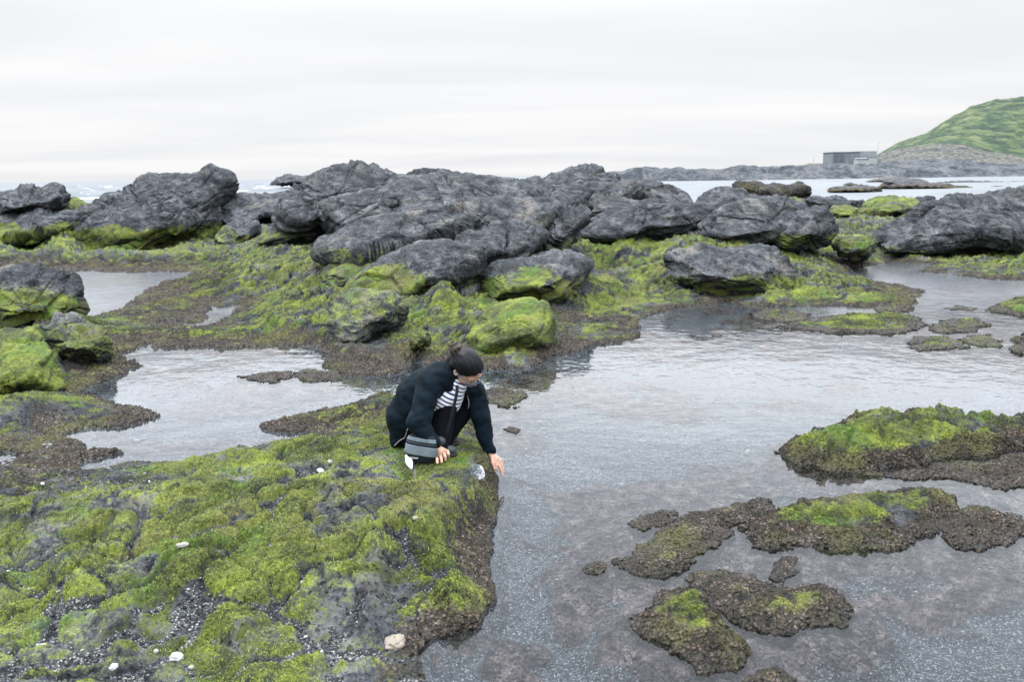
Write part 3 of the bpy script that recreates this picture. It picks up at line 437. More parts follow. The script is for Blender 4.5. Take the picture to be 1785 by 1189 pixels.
B('boulder', 'smooth green turf mound with a shadowed right side at the left edge of the photo', 'rock', 8.8, .85, 1.4, [(-90, 590), (0, 574), (60, 568), (78, 590), (95, 615), (106, 645), (114, 668), (80, 690), (40, 706), (0, 712), (-90, 715)], (3, .80), rough=1.1, strata=.15)
B('boulder', 'small square moss-sided rock at the left edge among grit', 'rock', 6.35, .2, .5, [(-30, 850), (0, 838), (40, 832), (72, 832), (78, 850), (70, 872), (30, 885), (-30, 890)], (2, .55), pale=.5)
B('boulder', 'small mossy lump in the grit at the lower left edge', 'rock', 4.28, .14, .5, [(-40, 1080), (0, 1066), (30, 1066), (48, 1082), (40, 1105), (10, 1130), (-40, 1135)], (2, .9), pale=.3)
B('boulder', 'rounded mossy stone among pebbles at the bottom edge of the photo', 'rock', 3.72, .12, .6, [(265, 1205), (300, 1185), (340, 1165), (380, 1153), (398, 1165), (395, 1195), (360, 1230), (280, 1230)], (2, .9), pale=.3)

def star(poly, m):
    P = np.asarray(poly, float); nx = np.roll(P, -1, 0); cr = P[:, 0] * nx[:, 1] - nx[:, 0] * P[:, 1]; A = cr.sum() / 2
    c = ((P + nx) * cr[:, None]).sum(0) / (6 * A)
    ext = P.max(0) - P.min(0); asp = ext[0] / ext[1]                    # sample angles evenly along the outline of long shapes
    th = np.linspace(0, 2 * np.pi, m, endpoint=False)
    D = np.stack([np.cos(th) * asp, np.sin(th)], 1); D /= np.linalg.norm(D, axis=1)[:, None]
    r = np.zeros(m)
    for a, b in zip(P - c, nx - c):
        e = b - a; den = D[:, 0] * e[1] - D[:, 1] * e[0]
        with np.errstate(divide='ignore', invalid='ignore'):
            t = (a[0] * e[1] - a[1] * e[0]) / den; s = (a[0] * D[:, 1] - a[1] * D[:, 0]) / den
        ok = (np.abs(den) > 1e-9) & (s >= -1e-6) & (s <= 1 + 1e-6) & (t > 0)
        r = np.where(ok, np.maximum(r, t), r)
    return c, D, r
SN = np.array([-.30, -.42, 1.0]); SN /= np.linalg.norm(SN)               # bedding of the lava: rises to the right and away
SA = np.cross([0, 1, 0], SN); SA /= np.linalg.norm(SA); SB = np.cross(SN, SA)
def rock_detail(P, N, size, strata, rough, seed):
    Q = P + seed
    q = np.stack([Q @ SA, Q @ SB, Q @ SN], -1).astype(np.float32); k = size ** .45
    w = fbm3(q, .55, 3)
    d = (.12 if rough > .75 else .06) * fbm3(q * np.array([.5, .7, 1.5], np.float32), .8 / size ** .3, 3) * size * rough
    # beds: nearly straight ledges of uneven thickness, each with a sharp lower lip
    for fz, am in ((2.0, .170), (5.6, .085)):
        f = q[..., 2] * fz / k + .25 * w + n3(q[..., 0] * .22, q[..., 1] * .22, q[..., 2] * .9) * .8; i = np.floor(f); fr = f - i
        off = _rv[(i.astype(np.int32) * 37 + int(seed)) & 255] - .5
        led = np.clip(fr / .90, 0, 1) ** .7 * sstep(1.0, .93, fr)
        d = d + am * k * strata * (.65 * led + .9 * off * sstep(0, .06, fr)) * (.35 + .65 * sstep(-.25, .25, n3(q[..., 0] * .6, q[..., 1] * .6, q[..., 2] * .6 + 9)))
    # joint blocks
    f1, f2, cid = worley3(q * np.array([.60, .75, 1.5], np.float32) / k + .25 * w[..., None]); e = f2 - f1
    d = d + .055 * k * rough * (cid - .5) * sstep(0, .05, e) - .085 * k * sstep(.045, .0, e) * sstep(-.2, .2, w)
    g1, g2, gid = worley3(q * np.array([2.6, 2.6, 4.6], np.float32) / k ** .5 + .3 * w[..., None]); ge = g2 - g1
    d = d + .030 * rough * (gid - .5) * sstep(0, .06, ge) * k - .030 * k * sstep(.07, .0, ge) * sstep(-.1, .3, w) - .05 * rough * sstep(.40, .10, g1) * sstep(.2, .6, gid)
    d = d + .040 * rough * fbm3(q * np.array([.6, .8, 1.6], np.float32), 4.5, 4, .6) - .045 * rough * np.abs(fbm3(q * np.array([.7, .8, 1.5], np.float32), 6.0, 3, .6))
    return d * (.55 + .45 * min(1, strata + rough * .4))
def fix_normals(V, nr, nc):
    G = V.reshape(nr, nc, 3); du = np.roll(G, -1, 1) - np.roll(G, 1, 1); dv = np.empty_like(G)
    dv[1:-1] = G[2:] - G[:-2]; dv[0] = G[1] - G[0]; dv[-1] = G[-1] - G[-2]
    n = np.cross(du, dv); l = np.linalg.norm(n, axis=-1, keepdims=True); return (n / np.maximum(l, 1e-9)).reshape(-1, 3)
def boulder_verts(b):
    q = np.array(b['poly'], float)
    if b.get('n') is None:
        wpx = float(np.ptp(q[:, 0])); b['n'] = (int(np.clip(wpx * 1.35, 140, 470)), int(np.clip(wpx * .55, 80, 190)))
    nc, nr = b['n']; lo, hi = q[:, 1].max(), q[:, 1].min(); mid = .45 * lo + .55 * hi
    if b.get('name') == 'slab': q[:, 0] = q[:, 0].mean() + (q[:, 0] - q[:, 0].mean()) * 1.10      # slabs run in under their neighbours
    if b.get('ext', True): q[:, 1] = np.where(q[:, 1] > mid, q[:, 1] + .16 * (lo - hi) * (q[:, 1] - mid) / (lo - mid), q[:, 1])     # the base goes on below the ground
    c, D, r = star(q, nc)
    sd = int(abs(c[0]) * 7 + abs(c[1]) * 3) % 9973; rr = np.random.default_rng(sd)
    th = np.linspace(0, 2 * np.pi, nc, endpoint=False)
    nf = int(nr * .68); nb_ = nr - nf                                  # most rings go on the near side
    cp = np.concatenate([np.linspace(.004, 1, nf) ** .8, np.linspace(1, .02, nb_ + 1)[1:]])
    sp = np.concatenate([-(1 - cp[:nf] ** 2) ** .5, (1 - cp[nf:] ** 2) ** .5])
    D_ = D / np.array([1.0, 1.0]); ang = np.arctan2(D_[:, 1], D_[:, 0])
    ext = np.array([np.ptp(q[:, 0]), np.ptp(q[:, 1])])
    n_ = D_ / ext; n_ /= np.linalg.norm(n_, axis=1)[:, None]             # direction round the outline, as seen on a unit rock
    u = np.stack([cp[:, None] * n_[None, :, 0], -cp[:, None] * n_[None, :, 1], np.broadcast_to(sp[:, None], (nr, nc))], -1)    # right, up, away
    u /= np.linalg.norm(u, axis=-1, keepdims=True)
    pc = q - q.mean(0); cv = np.cov(pc.T); w_, v_ = np.linalg.eigh(cv); ax = v_[:, 1] / ext; ax /= np.linalg.norm(ax); ax = ax if ax[0] > 0 else -ax
    dn = np.array([ax[1], ax[0]])                                       # across the long axis, in the (right, up) sense
    if b.get('name') == 'slab':                                         # a bed: one broad sloping top over an undercut edge
        planes = [((dn[0] * .45 - .08, dn[1] * .45, -.89), .52), ((-dn[0] * .9, -dn[1] * .9, -.40), .66), ((.86, -.05, -.45), .84), ((.30, .40, -.86), .60), ((-.35, .38, -.86), .62)]
        for k in range(4):
            v = rr.normal(size=3) * np.array([1, .5, .4]); v[2] = -abs(v[2]) - .1; planes.append((v, rr.uniform(.84, .95)))
    else:
        planes = [((-.10 + dn[0] * .55, dn[1] * .58, -.78), .60), ((-dn[0] * .78, -dn[1] * .80, -.52), .62), ((.82, -.12, -.50), .78), ((-.80, .25, -.50), .80), ((.25, .60, -.70), .70)]
        for k in range(9):
            v = rr.normal(size=3) * np.array([1, .8, .8]); v[2] = -abs(v[2]) - .15; planes.append((v, rr.uniform(.74, .92)))
    R = np.full(u.shape[:2], 1.0)
    for v, d in planes:
        v = np.array(v, float); v /= np.linalg.norm(v); t = u @ v
        R = np.minimum(R, np.where(t > 1e-3, d / np.maximum(t, 1e-3), 9))
    # keep most of the outline: planes cut it by no more than a tenth
    rim = np.exp(-(u[..., 2] / .22) ** 2); R = np.where(u[..., 2] < .3, np.maximum(R, rim * .97), R)
    a = np.hypot(u[..., 0], u[..., 1]) * R
    a = a * (1 + .03 * n2(np.cos(ang) * 4 + sd, np.sin(ang) * 4)[None] * rim + .022 * n2(np.cos(ang) * 13 + sd, np.sin(ang) * 13)[None] * rim)
    px = c[0] + a * r[None] * D[None, :, 0]; py = c[1] + a * r[None] * D[None, :, 1]
    Yd = b['Y'] + b['T'] * u[..., 2] * R
    zc = at(np.array(c[0]), np.array(lo), np.array(b['Y']))[2]
    zz = at(px, py, Yd)[..., 2]
    Yd = Yd + b['lean'] * np.clip(zz - zc, -.2, 6) * .75
    return at(px, py, Yd).reshape(-1, 3), nr, nc
for b in BOULDERS:                                                       # the ground meets the foot of each boulder
    P = np.array(b['poly']); c = P.mean(0); lo = P[:, 1].max(); spread = P[:, 0].max() - P[:, 0].min(); hgt = lo - P[:, 1].min()
    b['size'] = float(np.clip(spread * b['Y'] / FPX / 2.5, .12, 2.2))
    for fx in (.2, .5, .8):
        px = P[:, 0].min() + fx * spread
        ys = [a[1] + (q[1] - a[1]) * (px - a[0]) / (q[0] - a[0]) for a, q in zip(P, np.roll(P, -1, 0)) if min(a[0], q[0]) <= px <= max(a[0], q[0]) and abs(q[0] - a[0]) > 1e-6]
        if not ys or not b['foot'] or (b['name'] == 'slab' and 'front of the outcrop' not in b['label']): continue
        w = at(np.array(px), np.array(max(ys) - .05 * hgt), np.array(b['Y'] - b['T'] * .55))
        b.setdefault('feet', []).append(w)
# ------------------------------------------------------------------ low rocks standing in the pools: outlines of their water lines
def Z4(*p): return [(x / 2.1655 + 1060, y / 2.1655 + 640) for x, y in p]
def Z9(*p): return [(x / 4.246 + 640, y / 4.246 + 580) for x, y in p]
ISLETS = [
 ('long mossy islet with craggy top at the right edge of the big pool', .23, .8, Z4((650, 290), (655, 330), (700, 365), (770, 380), (850, 402), (960, 400), (1050, 385), (1200, 375), (1350, 345), (1480, 320), (1570, 300), (1720, 280), (1720, 225), (1570, 215), (1450, 215), (1300, 205), (1150, 195), (1000, 205), (900, 215), (820, 245), (740, 270))),
 ('flat brown weedy apron of rock in front of the long craggy islet', .05, .15, Z4((930, 402), (1000, 415), (1100, 425), (1250, 425), (1380, 445), (1500, 455), (1600, 465), (1760, 465), (1760, 300), (1560, 320), (1380, 355), (1200, 385), (1050, 395))),
 ('large humped mossy islet at right, between the craggy islet and the lower pair', .17, .75, Z4((520, 640), (560, 600), (620, 560), (700, 530), (800, 505), (900, 500), (1000, 485), (1100, 475), (1200, 470), (1290, 495), (1318, 535), (1310, 575), (1250, 610), (1180, 650), (1130, 685), (1090, 700), (1000, 690), (900, 690), (820, 690), (760, 670), (700, 680), (590, 695), (540, 665))),
 ('flat dark brown weedy islet beside the right end of the humped one', .07, .0, Z4((1215, 610), (1290, 565), (1330, 550), (1400, 535), (1480, 548), (1560, 578), (1640, 600), (1600, 645), (1490, 672), (1400, 700), (1310, 690), (1260, 650))),
 ('curved arm of brown rock with one green patch, west of the humped islet', .08, .35, Z4((45, 740), (100, 700), (140, 670), (200, 635), (270, 590), (300, 550), (400, 530), (500, 510), (560, 490), (610, 510), (612, 545), (560, 585), (490, 610), (440, 645), (370, 680), (320, 720), (300, 770), (250, 795), (160, 800), (80, 780))),
 ('small brown clump of rock at the tip beyond the curved arm', .04, .1, Z4((75, 600), (130, 560), (190, 540), (260, 540), (275, 575), (240, 600), (130, 615))),
 ('steep oval islet with vivid green top, lowest left of the right-hand group', .19, .95, Z4((90, 960), (130, 900), (170, 850), (250, 850), (330, 880), (380, 910), (420, 960), (470, 1010), (520, 1065), (525, 1115), (480, 1150), (400, 1155), (330, 1125), (260, 1090), (180, 1060), (120, 1020))),
 ('brown islet with two green knolls joined to the oval islet', .11, .5, Z4((280, 810), (340, 790), (440, 785), (560, 800), (640, 840), (700, 840), (800, 830), (870, 845), (915, 880), (925, 925), (900, 955), (840, 980), (720, 1000), (600, 1000), (500, 975), (430, 945), (380, 900), (330, 870))),
 ('narrow neck of brown weed between the humped islet and the two-knolled one', .05, .1, Z4((600, 800), (620, 755), (670, 720), (720, 720), (715, 760), (690, 800), (640, 830))),
 ('brown weedy rock cut off by the bottom edge of the photo', .08, .1, Z4((520, 1190), (560, 1145), (620, 1130), (670, 1155), (720, 1200), (700, 1260), (540, 1260))),
 ('tiny brown weedy rock alone in the middle of the near pool', .025, .0, [(1012, 993), (1030, 984), (1050, 981), (1062, 987), (1058, 998), (1040, 1003), (1020, 1001)]),
 ('low brown rock in the water just right of the crouching person', .07, .35, Z9((760, 450), (850, 435), (960, 405), (1050, 405), (1070, 432), (1150, 445), (1165, 475), (1130, 520), (1100, 550), (1040, 545), (960, 530), (880, 520), (780, 530))),
 ('tiny weedy rock breaking the water beyond the reaching arm', .015, .0, Z9((1010, 718), (1060, 700), (1130, 712), (1135, 738), (1080, 750), (1030, 740))),
 ('left of two small weedy rocks in the left pool', .04, .1, [(420, 658), (450, 650), (480, 647), (508, 652), (512, 660), (480, 666), (430, 666)]),
 ('right of two small weedy rocks in the left pool', .05, .15, [(512, 655), (550, 645), (585, 648), (590, 658), (560, 667), (530, 666)]),
 ('weedy low reef nearest the mossy shelf, west of the long green reef', .06, .4, Z3((690, 890), (760, 862), (850, 865), (920, 882), (925, 905), (860, 918), (760, 908))),
 ('long low green reef in the middle of the big pool', .08, .75, Z3((830, 928), (930, 915), (1000, 893), (1120, 883), (1250, 878), (1380, 898), (1395, 922), (1350, 945), (1280, 965), (1150, 958), (1000, 957), (950, 948), (830, 942))),
 ('small flat brown rock off the west end of the long green reef', .025, .0, Z3((720, 932), (760, 920), (810, 927), (812, 941), (760, 945))),
 ('flat islet with green middle, nearest of three east of the long green reef', .05, .5, Z3((1325, 990), (1400, 967), (1480, 972), (1510, 990), (1565, 1015), (1500, 1022), (1380, 1030), (1322, 1010))),
 ('flat olive islet touching the east end of the long green reef', .06, .5, Z3((1400, 935), (1480, 903), (1560, 897), (1620, 907), (1648, 920), (1580, 947), (1500, 962), (1430, 955))),
 ('flat brown islet, rightmost of three east of the long green reef', .05, .25, Z3((1520, 978), (1600, 960), (1660, 967), (1692, 992), (1692, 1012), (1610, 1007), (1540, 997))),
 ('small dark knobbly rock at the right edge of the big pool', .10, .2, Z3((1735, 980), (1785, 955), (1850, 955), (1850, 1040), (1785, 1042), (1728, 1032), (1755, 1010))),
 ('grass-green low islet with a brown rim at the right edge of the far pool', .11, .9, Z3((1635, 860), (1700, 838), (1785, 815), (1900, 805), (1900, 900), (1785, 890), (1690, 880))),
 ('thin dark rock barely showing in the far pool', .03, .0, Z3((1462, 857), (1530, 850), (1602, 857), (1592, 866), (1500, 868))),
 ('pale green rounded rock at the water line under the mossy shelf', .07, .6, Z3((1180, 856), (1240, 846), (1300, 852), (1338, 868), (1300, 878), (1200, 874))),
 ('left of two brown specks of rock in the open pool', .02, .0, Z3((460, 967), (480, 960), (500, 965), (485, 971))),
 ('right of two brown specks of rock in the open pool', .025, .0, Z3((545, 968), (568, 958), (592, 965), (570, 972))),
]
ISLET_W[:] = [gp([p[0] for p in q[3]], [p[1] for p in q[3]], 0.0)[:, :2] for q in ISLETS]
CTLP = ctl_arrays()
for b in BOULDERS:                                                       # the ground meets the feet of the boulders
    for w in b.get('feet', []):
        q = idw(np.array([w[0]]), np.array([w[1]]), CTLP); EXTRA_CTL.append((w[0], w[1], max(float(w[2]), .05), *[float(k[0]) for k in q[1:]]))
CTLP = ctl_arrays()
# ------------------------------------------------------------------ ground
def ground_grid():
    ai = np.radians(np.linspace(-31.5, 31.5, 985)); ao = np.radians(np.linspace(31.5, 62, 60)[1:])
    az = np.concatenate([-ao[::-1], ai, ao])
    R = [.5]
    while R[-1] < 2.9: R.append(R[-1] * 1.05)
    while R[-1] < 26: R.append(R[-1] * 1.0026)
    while R[-1] < 90: R.append(R[-1] * 1.007)
    R = np.array(R); A, RR = np.meshgrid(az, R)
    return RR * np.sin(A), RR * np.cos(A)
GX, GY = ground_grid()
gz, gm, gb, gg, gd = terrain(GX, GY)
GV = np.stack([GX, GY, gz], -1).reshape(-1, 3)
ground = mesh_from('ground', GV, grid_faces(*GX.shape), M_SHORE, {'moss': gm, 'brown': gb, 'grit': gg, 'pale': np.full(gm.shape, .7)})
tag(ground, kind='structure')
def ground_z(x, y):
    x = np.atleast_1d(np.asarray(x, float)); y = np.atleast_1d(np.asarray(y, float)); return terrain(x, y)

# ------------------------------------------------------------------ water in the pools
def water_material():
    t = NT('pool_water'); t.n.remove(t.b)
    n1 = t.noise(4.2, 2, .5); n2_ = t.noise(13, 1, .5); n0 = t.noise(1.2, 2, .5)
    h = t.math('ADD', t.math('ADD', t.math('MULTIPLY', n1, .6), t.math('MULTIPLY', n2_, .16)), t.math('MULTIPLY', n0, .9))
    nb = t.bump(h, .14, .05)
    tr = t.n.new('ShaderNodeBsdfTransparent'); tr.inputs[0].default_value = (.88, .93, .97, 1)
    gl = t.n.new('ShaderNodeBsdfGlossy');  gl.inputs['Color'].default_value = (.95, .965, 1, 1); t.l.new(nb, gl.inputs['Normal'])
    sy = t.n.new('ShaderNodeSeparateXYZ'); t.l.new(t.geo.outputs['Position'], sy.inputs[0]); t.put(gl.inputs['Roughness'], t.rng(sy.outputs[1], 11.0, 16.0, .03, .20))      # wind ruffles the outer pools
    fr = t.n.new('ShaderNodeFresnel'); fr.inputs['IOR'].default_value = 1.36; t.l.new(nb, fr.inputs['Normal'])
    mx = t.n.new('ShaderNodeMixShader'); t.l.new(fr.outputs[0], mx.inputs[0]); t.l.new(tr.outputs[0], mx.inputs[1]); t.l.new(gl.outputs[0], mx.inputs[2])
    t.l.new(mx.outputs[0], t.out.inputs['Surface']); return t.m
M_WATER = water_material()
az = np.radians(np.linspace(-48, 48, 90)); R = np.linspace(.6, 26, 70); A, RR = np.meshgrid(az, R)
water = mesh_from('water', np.stack([RR * np.sin(A), RR * np.cos(A), np.zeros_like(A)], -1).reshape(-1, 3), grid_faces(*A.shape), M_WATER)
tag(water, kind='structure')

# ------------------------------------------------------------------ open sea, lower than the pools at low tide
SEA_Z = -1.5
def sea_material():
    t = NT('sea_water')
    f = t.attr('foam'); n = t.noise(.9, 5, .65)
    col = t.mix(t.rng(t.noise(.12, 4, .6), .35, .65), (.060, .078, .095), (.125, .142, .158))
    m = t.rng(t.math('ADD', f, t.math('MULTIPLY', t.math('SUBTRACT', n, .5), .9)), .45, .62)
    t.l.new(t.mix(m, col, (.82, .84, .86)), t.b.inputs['Base Color'])
    t.put(t.b.inputs['Roughness'], t.rng(m, 0, 1, .30, .8)); t.b.inputs['IOR'].default_value = 1.33; t.b.inputs['Specular IOR Level'].default_value = .22; t.put(t.b.inputs['Specular IOR Level'], t.rng(t.attr('calm'), 0, 1, .22, .75))
    h = t.math('ADD', t.math('MULTIPLY', t.noise(1.3, 4, .6), .7), t.math('MULTIPLY', t.noise(5, 3, .6), .25))
    t.l.new(t.bump(h, .8, .35), t.b.inputs['Normal']); return t.m
az = np.radians(np.linspace(-50, 50, 640)); R = 34 * 1.011 ** np.arange(0, 520); R = np.append(R, 15000.0); A, RR = np.meshgrid(az, R)
SX, SY = RR * np.sin(A), RR * np.cos(A)
calm = sstep(0, 14, SX - .085 * SY) * sstep(700, 440, SY)                        # the inlet behind the reef is sheltered
fade = sstep(2500, 300, RR)
w1 = n2(SX * .028 + .4 * n2(SX * .01, SY * .01), SY * .062); w2 = n2(SX * .09 + 5, SY * .16)
sz = (.95 * (1 - np.abs(w1) * 1.8) * .8 + .40 * w2 + .10 * n2(SX * .33, SY * .45)) * (1 - .9 * calm) * fade
fn = n2(SX * .13 + 2 * n2(SX * .03, SY * .03), SY * .055 + 3); fine = n2(SX * .45, SY * .22)
foam = (sstep(.30, .62, fn + .22 * fine + .25 * (sz - .3)) * .62) * (1 - calm) * sstep(2200, 120, SY) + .55 * sstep(.45, .7, n2(SX * .05 + 4, SY * .05)) * (1 - calm) * sstep(320, 60, SY)
foam = foam + .7 * sstep(.25, .55, n2(SX * .08 + 9, SY * .16) + .2 * fine) * sstep(100, 80, RR) * (SX > 6)
sea = mesh_from('sea', np.stack([SX, SY, SEA_Z + sz], -1).reshape(-1, 3), grid_faces(*A.shape), sea_material(), {'foam': foam, 'calm': calm})
tag(sea, kind='structure')

# ------------------------------------------------------------------ boulders
for i, b in enumerate(BOULDERS):
    V, nr, nc = boulder_verts(b); ctr = V.mean(0)
    N = fix_normals(V, nr, nc)
    if ((V - ctr) * N).sum() < 0: N = -N
    V = V + N * rock_detail(V, N, b['size'], b['strata'], b['rough'], i * 13.7)[:, None]
    N = fix_normals(V, nr, nc); flip = ((V - ctr) * N).sum() < 0
    if flip: N = -N
    zt, am = b['moss']; nz = fbm3(V, .9, 3)
    moss = (sstep(zt + .14, zt - .10, V[:, 2] + .40 * nz) * (am + .35 * N[:, 2] * .5 + .5 * fbm3(V + 40, 1.7, 3))) if am > 0 else np.zeros(len(V))
    if zt < 2: moss = moss * (.35 + .65 * sstep(-.75, -.1, N[:, 2]))
    z0 = V[:, 2].min(); brown = b['brown'] + sstep(.16, .03, V[:, 2] + .08 * nz) * .9
    F = grid_faces(nr, nc, True); F = F if flip else F[:, ::-1]
    # check winding on the first ring
    me_c = np.cross(V[F[:, 1]] - V[F[:, 0]], V[F[:, 2]] - V[F[:, 0]]); out = ((V[F].mean(1) - ctr) * me_c).sum() > 0
    if not out: F = F[:, ::-1]
    base = np.array([ctr[0], ctr[1], V[:, 2].min()])
    o = mesh_from(b['name'], V - base, F, M_SHORE, {'moss': moss - .9 * (brown > .5), 'brown': brown, 'grit': np.full(len(V), -.3), 'pale': np.full(len(V), b['pale'])})
    o.location = base; tag(o, b['label'], b['cat'], b['group'] or OUT)
GRP_I = 'low weedy rocks standing in the tide pools'
for i, (label, h, mo, poly) in enumerate(ISLETS):
    h = h * .80
    w = gp([p[0] for p in poly], [p[1] for p in poly], 0.0)[:, :2]; R0 = float(np.hypot(*w.mean(0)))
    far_ = R0 > 8.6
    res = np.clip(R0 / 895 * 1.15, .0045, .02); mg = .24
    x0, y0 = w.min(0) - mg; x1, y1 = w.max(0) + mg
    ry = res * (1.0 if not far_ else 1.5)
    X, Y = np.meshgrid(np.arange(x0, x1, res), np.arange(y0, y1, ry)); X = X.astype(np.float32); Y = Y.astype(np.float32)
    sc = np.clip(R0 / 6, .7, 1.6); sz = min(1.0, np.sqrt((x1 - x0 - 2 * mg) * (y1 - y0 - 2 * mg)) / .5)
    wx = X + sz * sc * (.085 * n2(X * 2.9, Y * 2.9) + .050 * n2(X * 8, Y * 8) + .030 * n2(X * 21, Y * 21) + .012 * n2(X * 50, Y * 50)); wy = Y + sz * sc * (.085 * n2(X * 2.9 + 7, Y * 2.9) + .050 * n2(X * 8 + 3, Y * 8) + .030 * n2(X * 21 + 3, Y * 21) + .012 * n2(X * 50 + 3, Y * 50))
    d = -poly_sdf(wx, wy, w); dp = np.maximum(d, 0)
    f1, f2, cid = worley2(X / .30 + .5 * n2(X * 2, Y * 2), Y / .26 + .5 * n2(X * 2 + 9, Y * 2)); e = f2 - f1
    rag = np.abs(n2(X * 19, Y * 19)) + .6 * np.abs(n2(X * 43, Y * 43)) + .5 * n2(X * 90, Y * 90)
    rise = 1 - np.exp(-dp / ((.17 + .12 * n2(X * 2.7, Y * 2.7 + i)) * (1 + .3 * far_)))
    z = .004 + h * rise * (.66 + .55 * fbm2(X * 2.6 + i, Y * 2.6, 4, .55) + .34 * sstep(0, .3, e) - .20 * np.abs(n2(X * 6, Y * 6)) + .2 * np.clip(dp / .5, 0, 1)) + .020 * sc * rag * min(1, .5 + h / .1) * (.4 + .6 * rise)
    top = np.clip(sstep(.05, .22, dp) + .2, 0, 1)
    fz = .004 * n2(X * 85, Y * 85); z = z + fz
    z = np.where(d > 0, np.maximum(z, .004), -.006 - 2.0 * np.abs(d) ** .9 + .015 * rag)
    tz = terrain(X, Y)[0]; z = np.where(d < -.02, np.minimum(z, np.where(d < -.06, tz - .03, tz + .01)), z)
    moss = mo * (.30 + .9 * sstep(.35, .9, z / max(h, .01))) * top + 1.1 * fbm2(X * 2.3 + 5 * i, Y * 2.3, 4) * mo - .12 - .9 * sstep(.09 * sz, .02, dp)
    brown = .85 - .75 * mo * sstep(.06, .3, dp) * (1.1 if h > .1 else .6) + .7 * fbm2(X * 3 + 50, Y * 3, 3)
    keep = d > -.14
    F = grid_faces(*X.shape); kf = keep.ravel()[F].all(1); F = F[kf]
    used = np.unique(F); remap = np.zeros(X.size, np.int32); remap[used] = np.arange(len(used))
    base = np.array([w[:, 0].mean(), w[:, 1].mean(), 0.0])
    V = np.stack([X, Y, z], -1).reshape(-1, 3)[used] - base
    o = mesh_from('islet', V, remap[F], M_SHORE, {'moss': moss.ravel()[used], 'brown': brown.ravel()[used], 'grit': np.full(len(used), .12), 'pale': np.full(len(used), .3)})
    o.location = base; tag(o, label, 'rock', GRP_I)

# ------------------------------------------------------------------ far shore: headland, hill, concrete building
def prof(x, pts):
    p = np.array(pts, float); return np.interp(x, p[:, 0], p[:, 1])
def yh(x): return 306.0 - (x - 892.5) * math.tan(ROLL)
def zrow(x, y, Y): return HC + (yh(x) - y) / FPX * Y * 1.03
ROW_W = [(1040, 306), (1055, 308), (1118, 309), (1125, 312), (1400, 312), (1785, 313), (2200, 313)]
ROW_1 = [(1030, 309), (1048, 301), (1062, 299), (1085, 297), (1096, 292), (1114, 291), (1135, 293), (1150, 296), (1171, 294), (1188, 295), (1222, 295), (1262, 296), (1272, 293), (1296, 291), (1320, 291), (1360, 292), (1400, 290), (1432, 288), (1500, 290), (1560, 289), (1640, 288), (1700, 291), (1785, 292), (2200, 290)]
ROW_2 = [(1030, 320), (1300, 300), (1385, 291), (1420, 286), (1470, 284), (1500, 281), (1540, 269), (1560, 262), (1600, 256), (1640, 253), (1680, 256), (1720, 266), (1785, 276), (2200, 280)]
ROW_3 = [(1030, 330), (1400, 300), (1500, 284), (1530, 270), (1560, 253), (1580, 246), (1606, 238), (1625, 226), (1645, 214), (1680, 197), (1720, 184), (1760, 177), (1785, 177), (1850, 184), (2000, 205), (2200, 230)]
def land_material():
    t = NT('headland_rock')
    nb = t.noise(.09, 6, .65); nc = t.noise(.5, 5, .65)
    c = t.ramp(t.math('ADD', t.math('MULTIPLY', nb, .5), t.math('MULTIPLY', nc, .5)), [(.42, (.010, .015, .022)), (.49, (.034, .042, .052)), (.58, (.10, .10, .105))])
    tan = t.ramp(nc, [(.40, (.020, .027, .024)), (.5, (.062, .062, .048)), (.60, (.13, .12, .105))])
    c = t.mix(t.rng(t.math('ADD', t.attr('dry'), t.math('MULTIPLY', t.math('SUBTRACT', nb, .5), 1.6)), .35, .65), c, tan)
    t.l.new(c, t.b.inputs['Base Color']); t.b.inputs['Roughness'].default_value = .9
    t.l.new(t.bump(nc, .9, 1.2), t.b.inputs['Normal']); return t.m
def hill_material():
    t = NT('hill_grass')
    mp = t.n.new('ShaderNodeMapping'); mp.inputs['Rotation'].default_value = (0, math.radians(28), 0); mp.inputs['Scale'].default_value = (.6, .6, 2.2); t.l.new(t.geo.outputs['Position'], mp.inputs[0])
    na = t.noise(.10, 6, .6, mp.outputs[0], .4); nb = t.noise(.5, 4, .6)
    f = t.math('ADD', t.math('MULTIPLY', na, .75), t.math('MULTIPLY', nb, .25))
    c = t.ramp(f, [(.42, (.008, .022, .012)), (.48, (.020, .043, .016)), (.525, (.043, .072, .023)), (.58, (.080, .098, .040)), (.66, (.14, .135, .075))])
    t.l.new(c, t.b.inputs['Base Color']); t.b.inputs['Roughness'].default_value = .95
    t.l.new(t.bump(f, 1.0, 3.0), t.b.inputs['Normal']); return t.m
def strip(name, x0, x1, nx, Ys, zf, mat, attr):
    xs = np.linspace(x0, x1, nx); XP, YY = np.meshgrid(xs, Ys); XX = ray(XP, np.full(XP.shape, 300.0))[..., 0] * YY
    zz, at_ = zf(XP, YY, XX)
    return tag(mesh_from(name, np.stack([XX, YY, zz], -1).reshape(-1, 3), grid_faces(*XX.shape), mat, {attr: at_}), kind='structure')
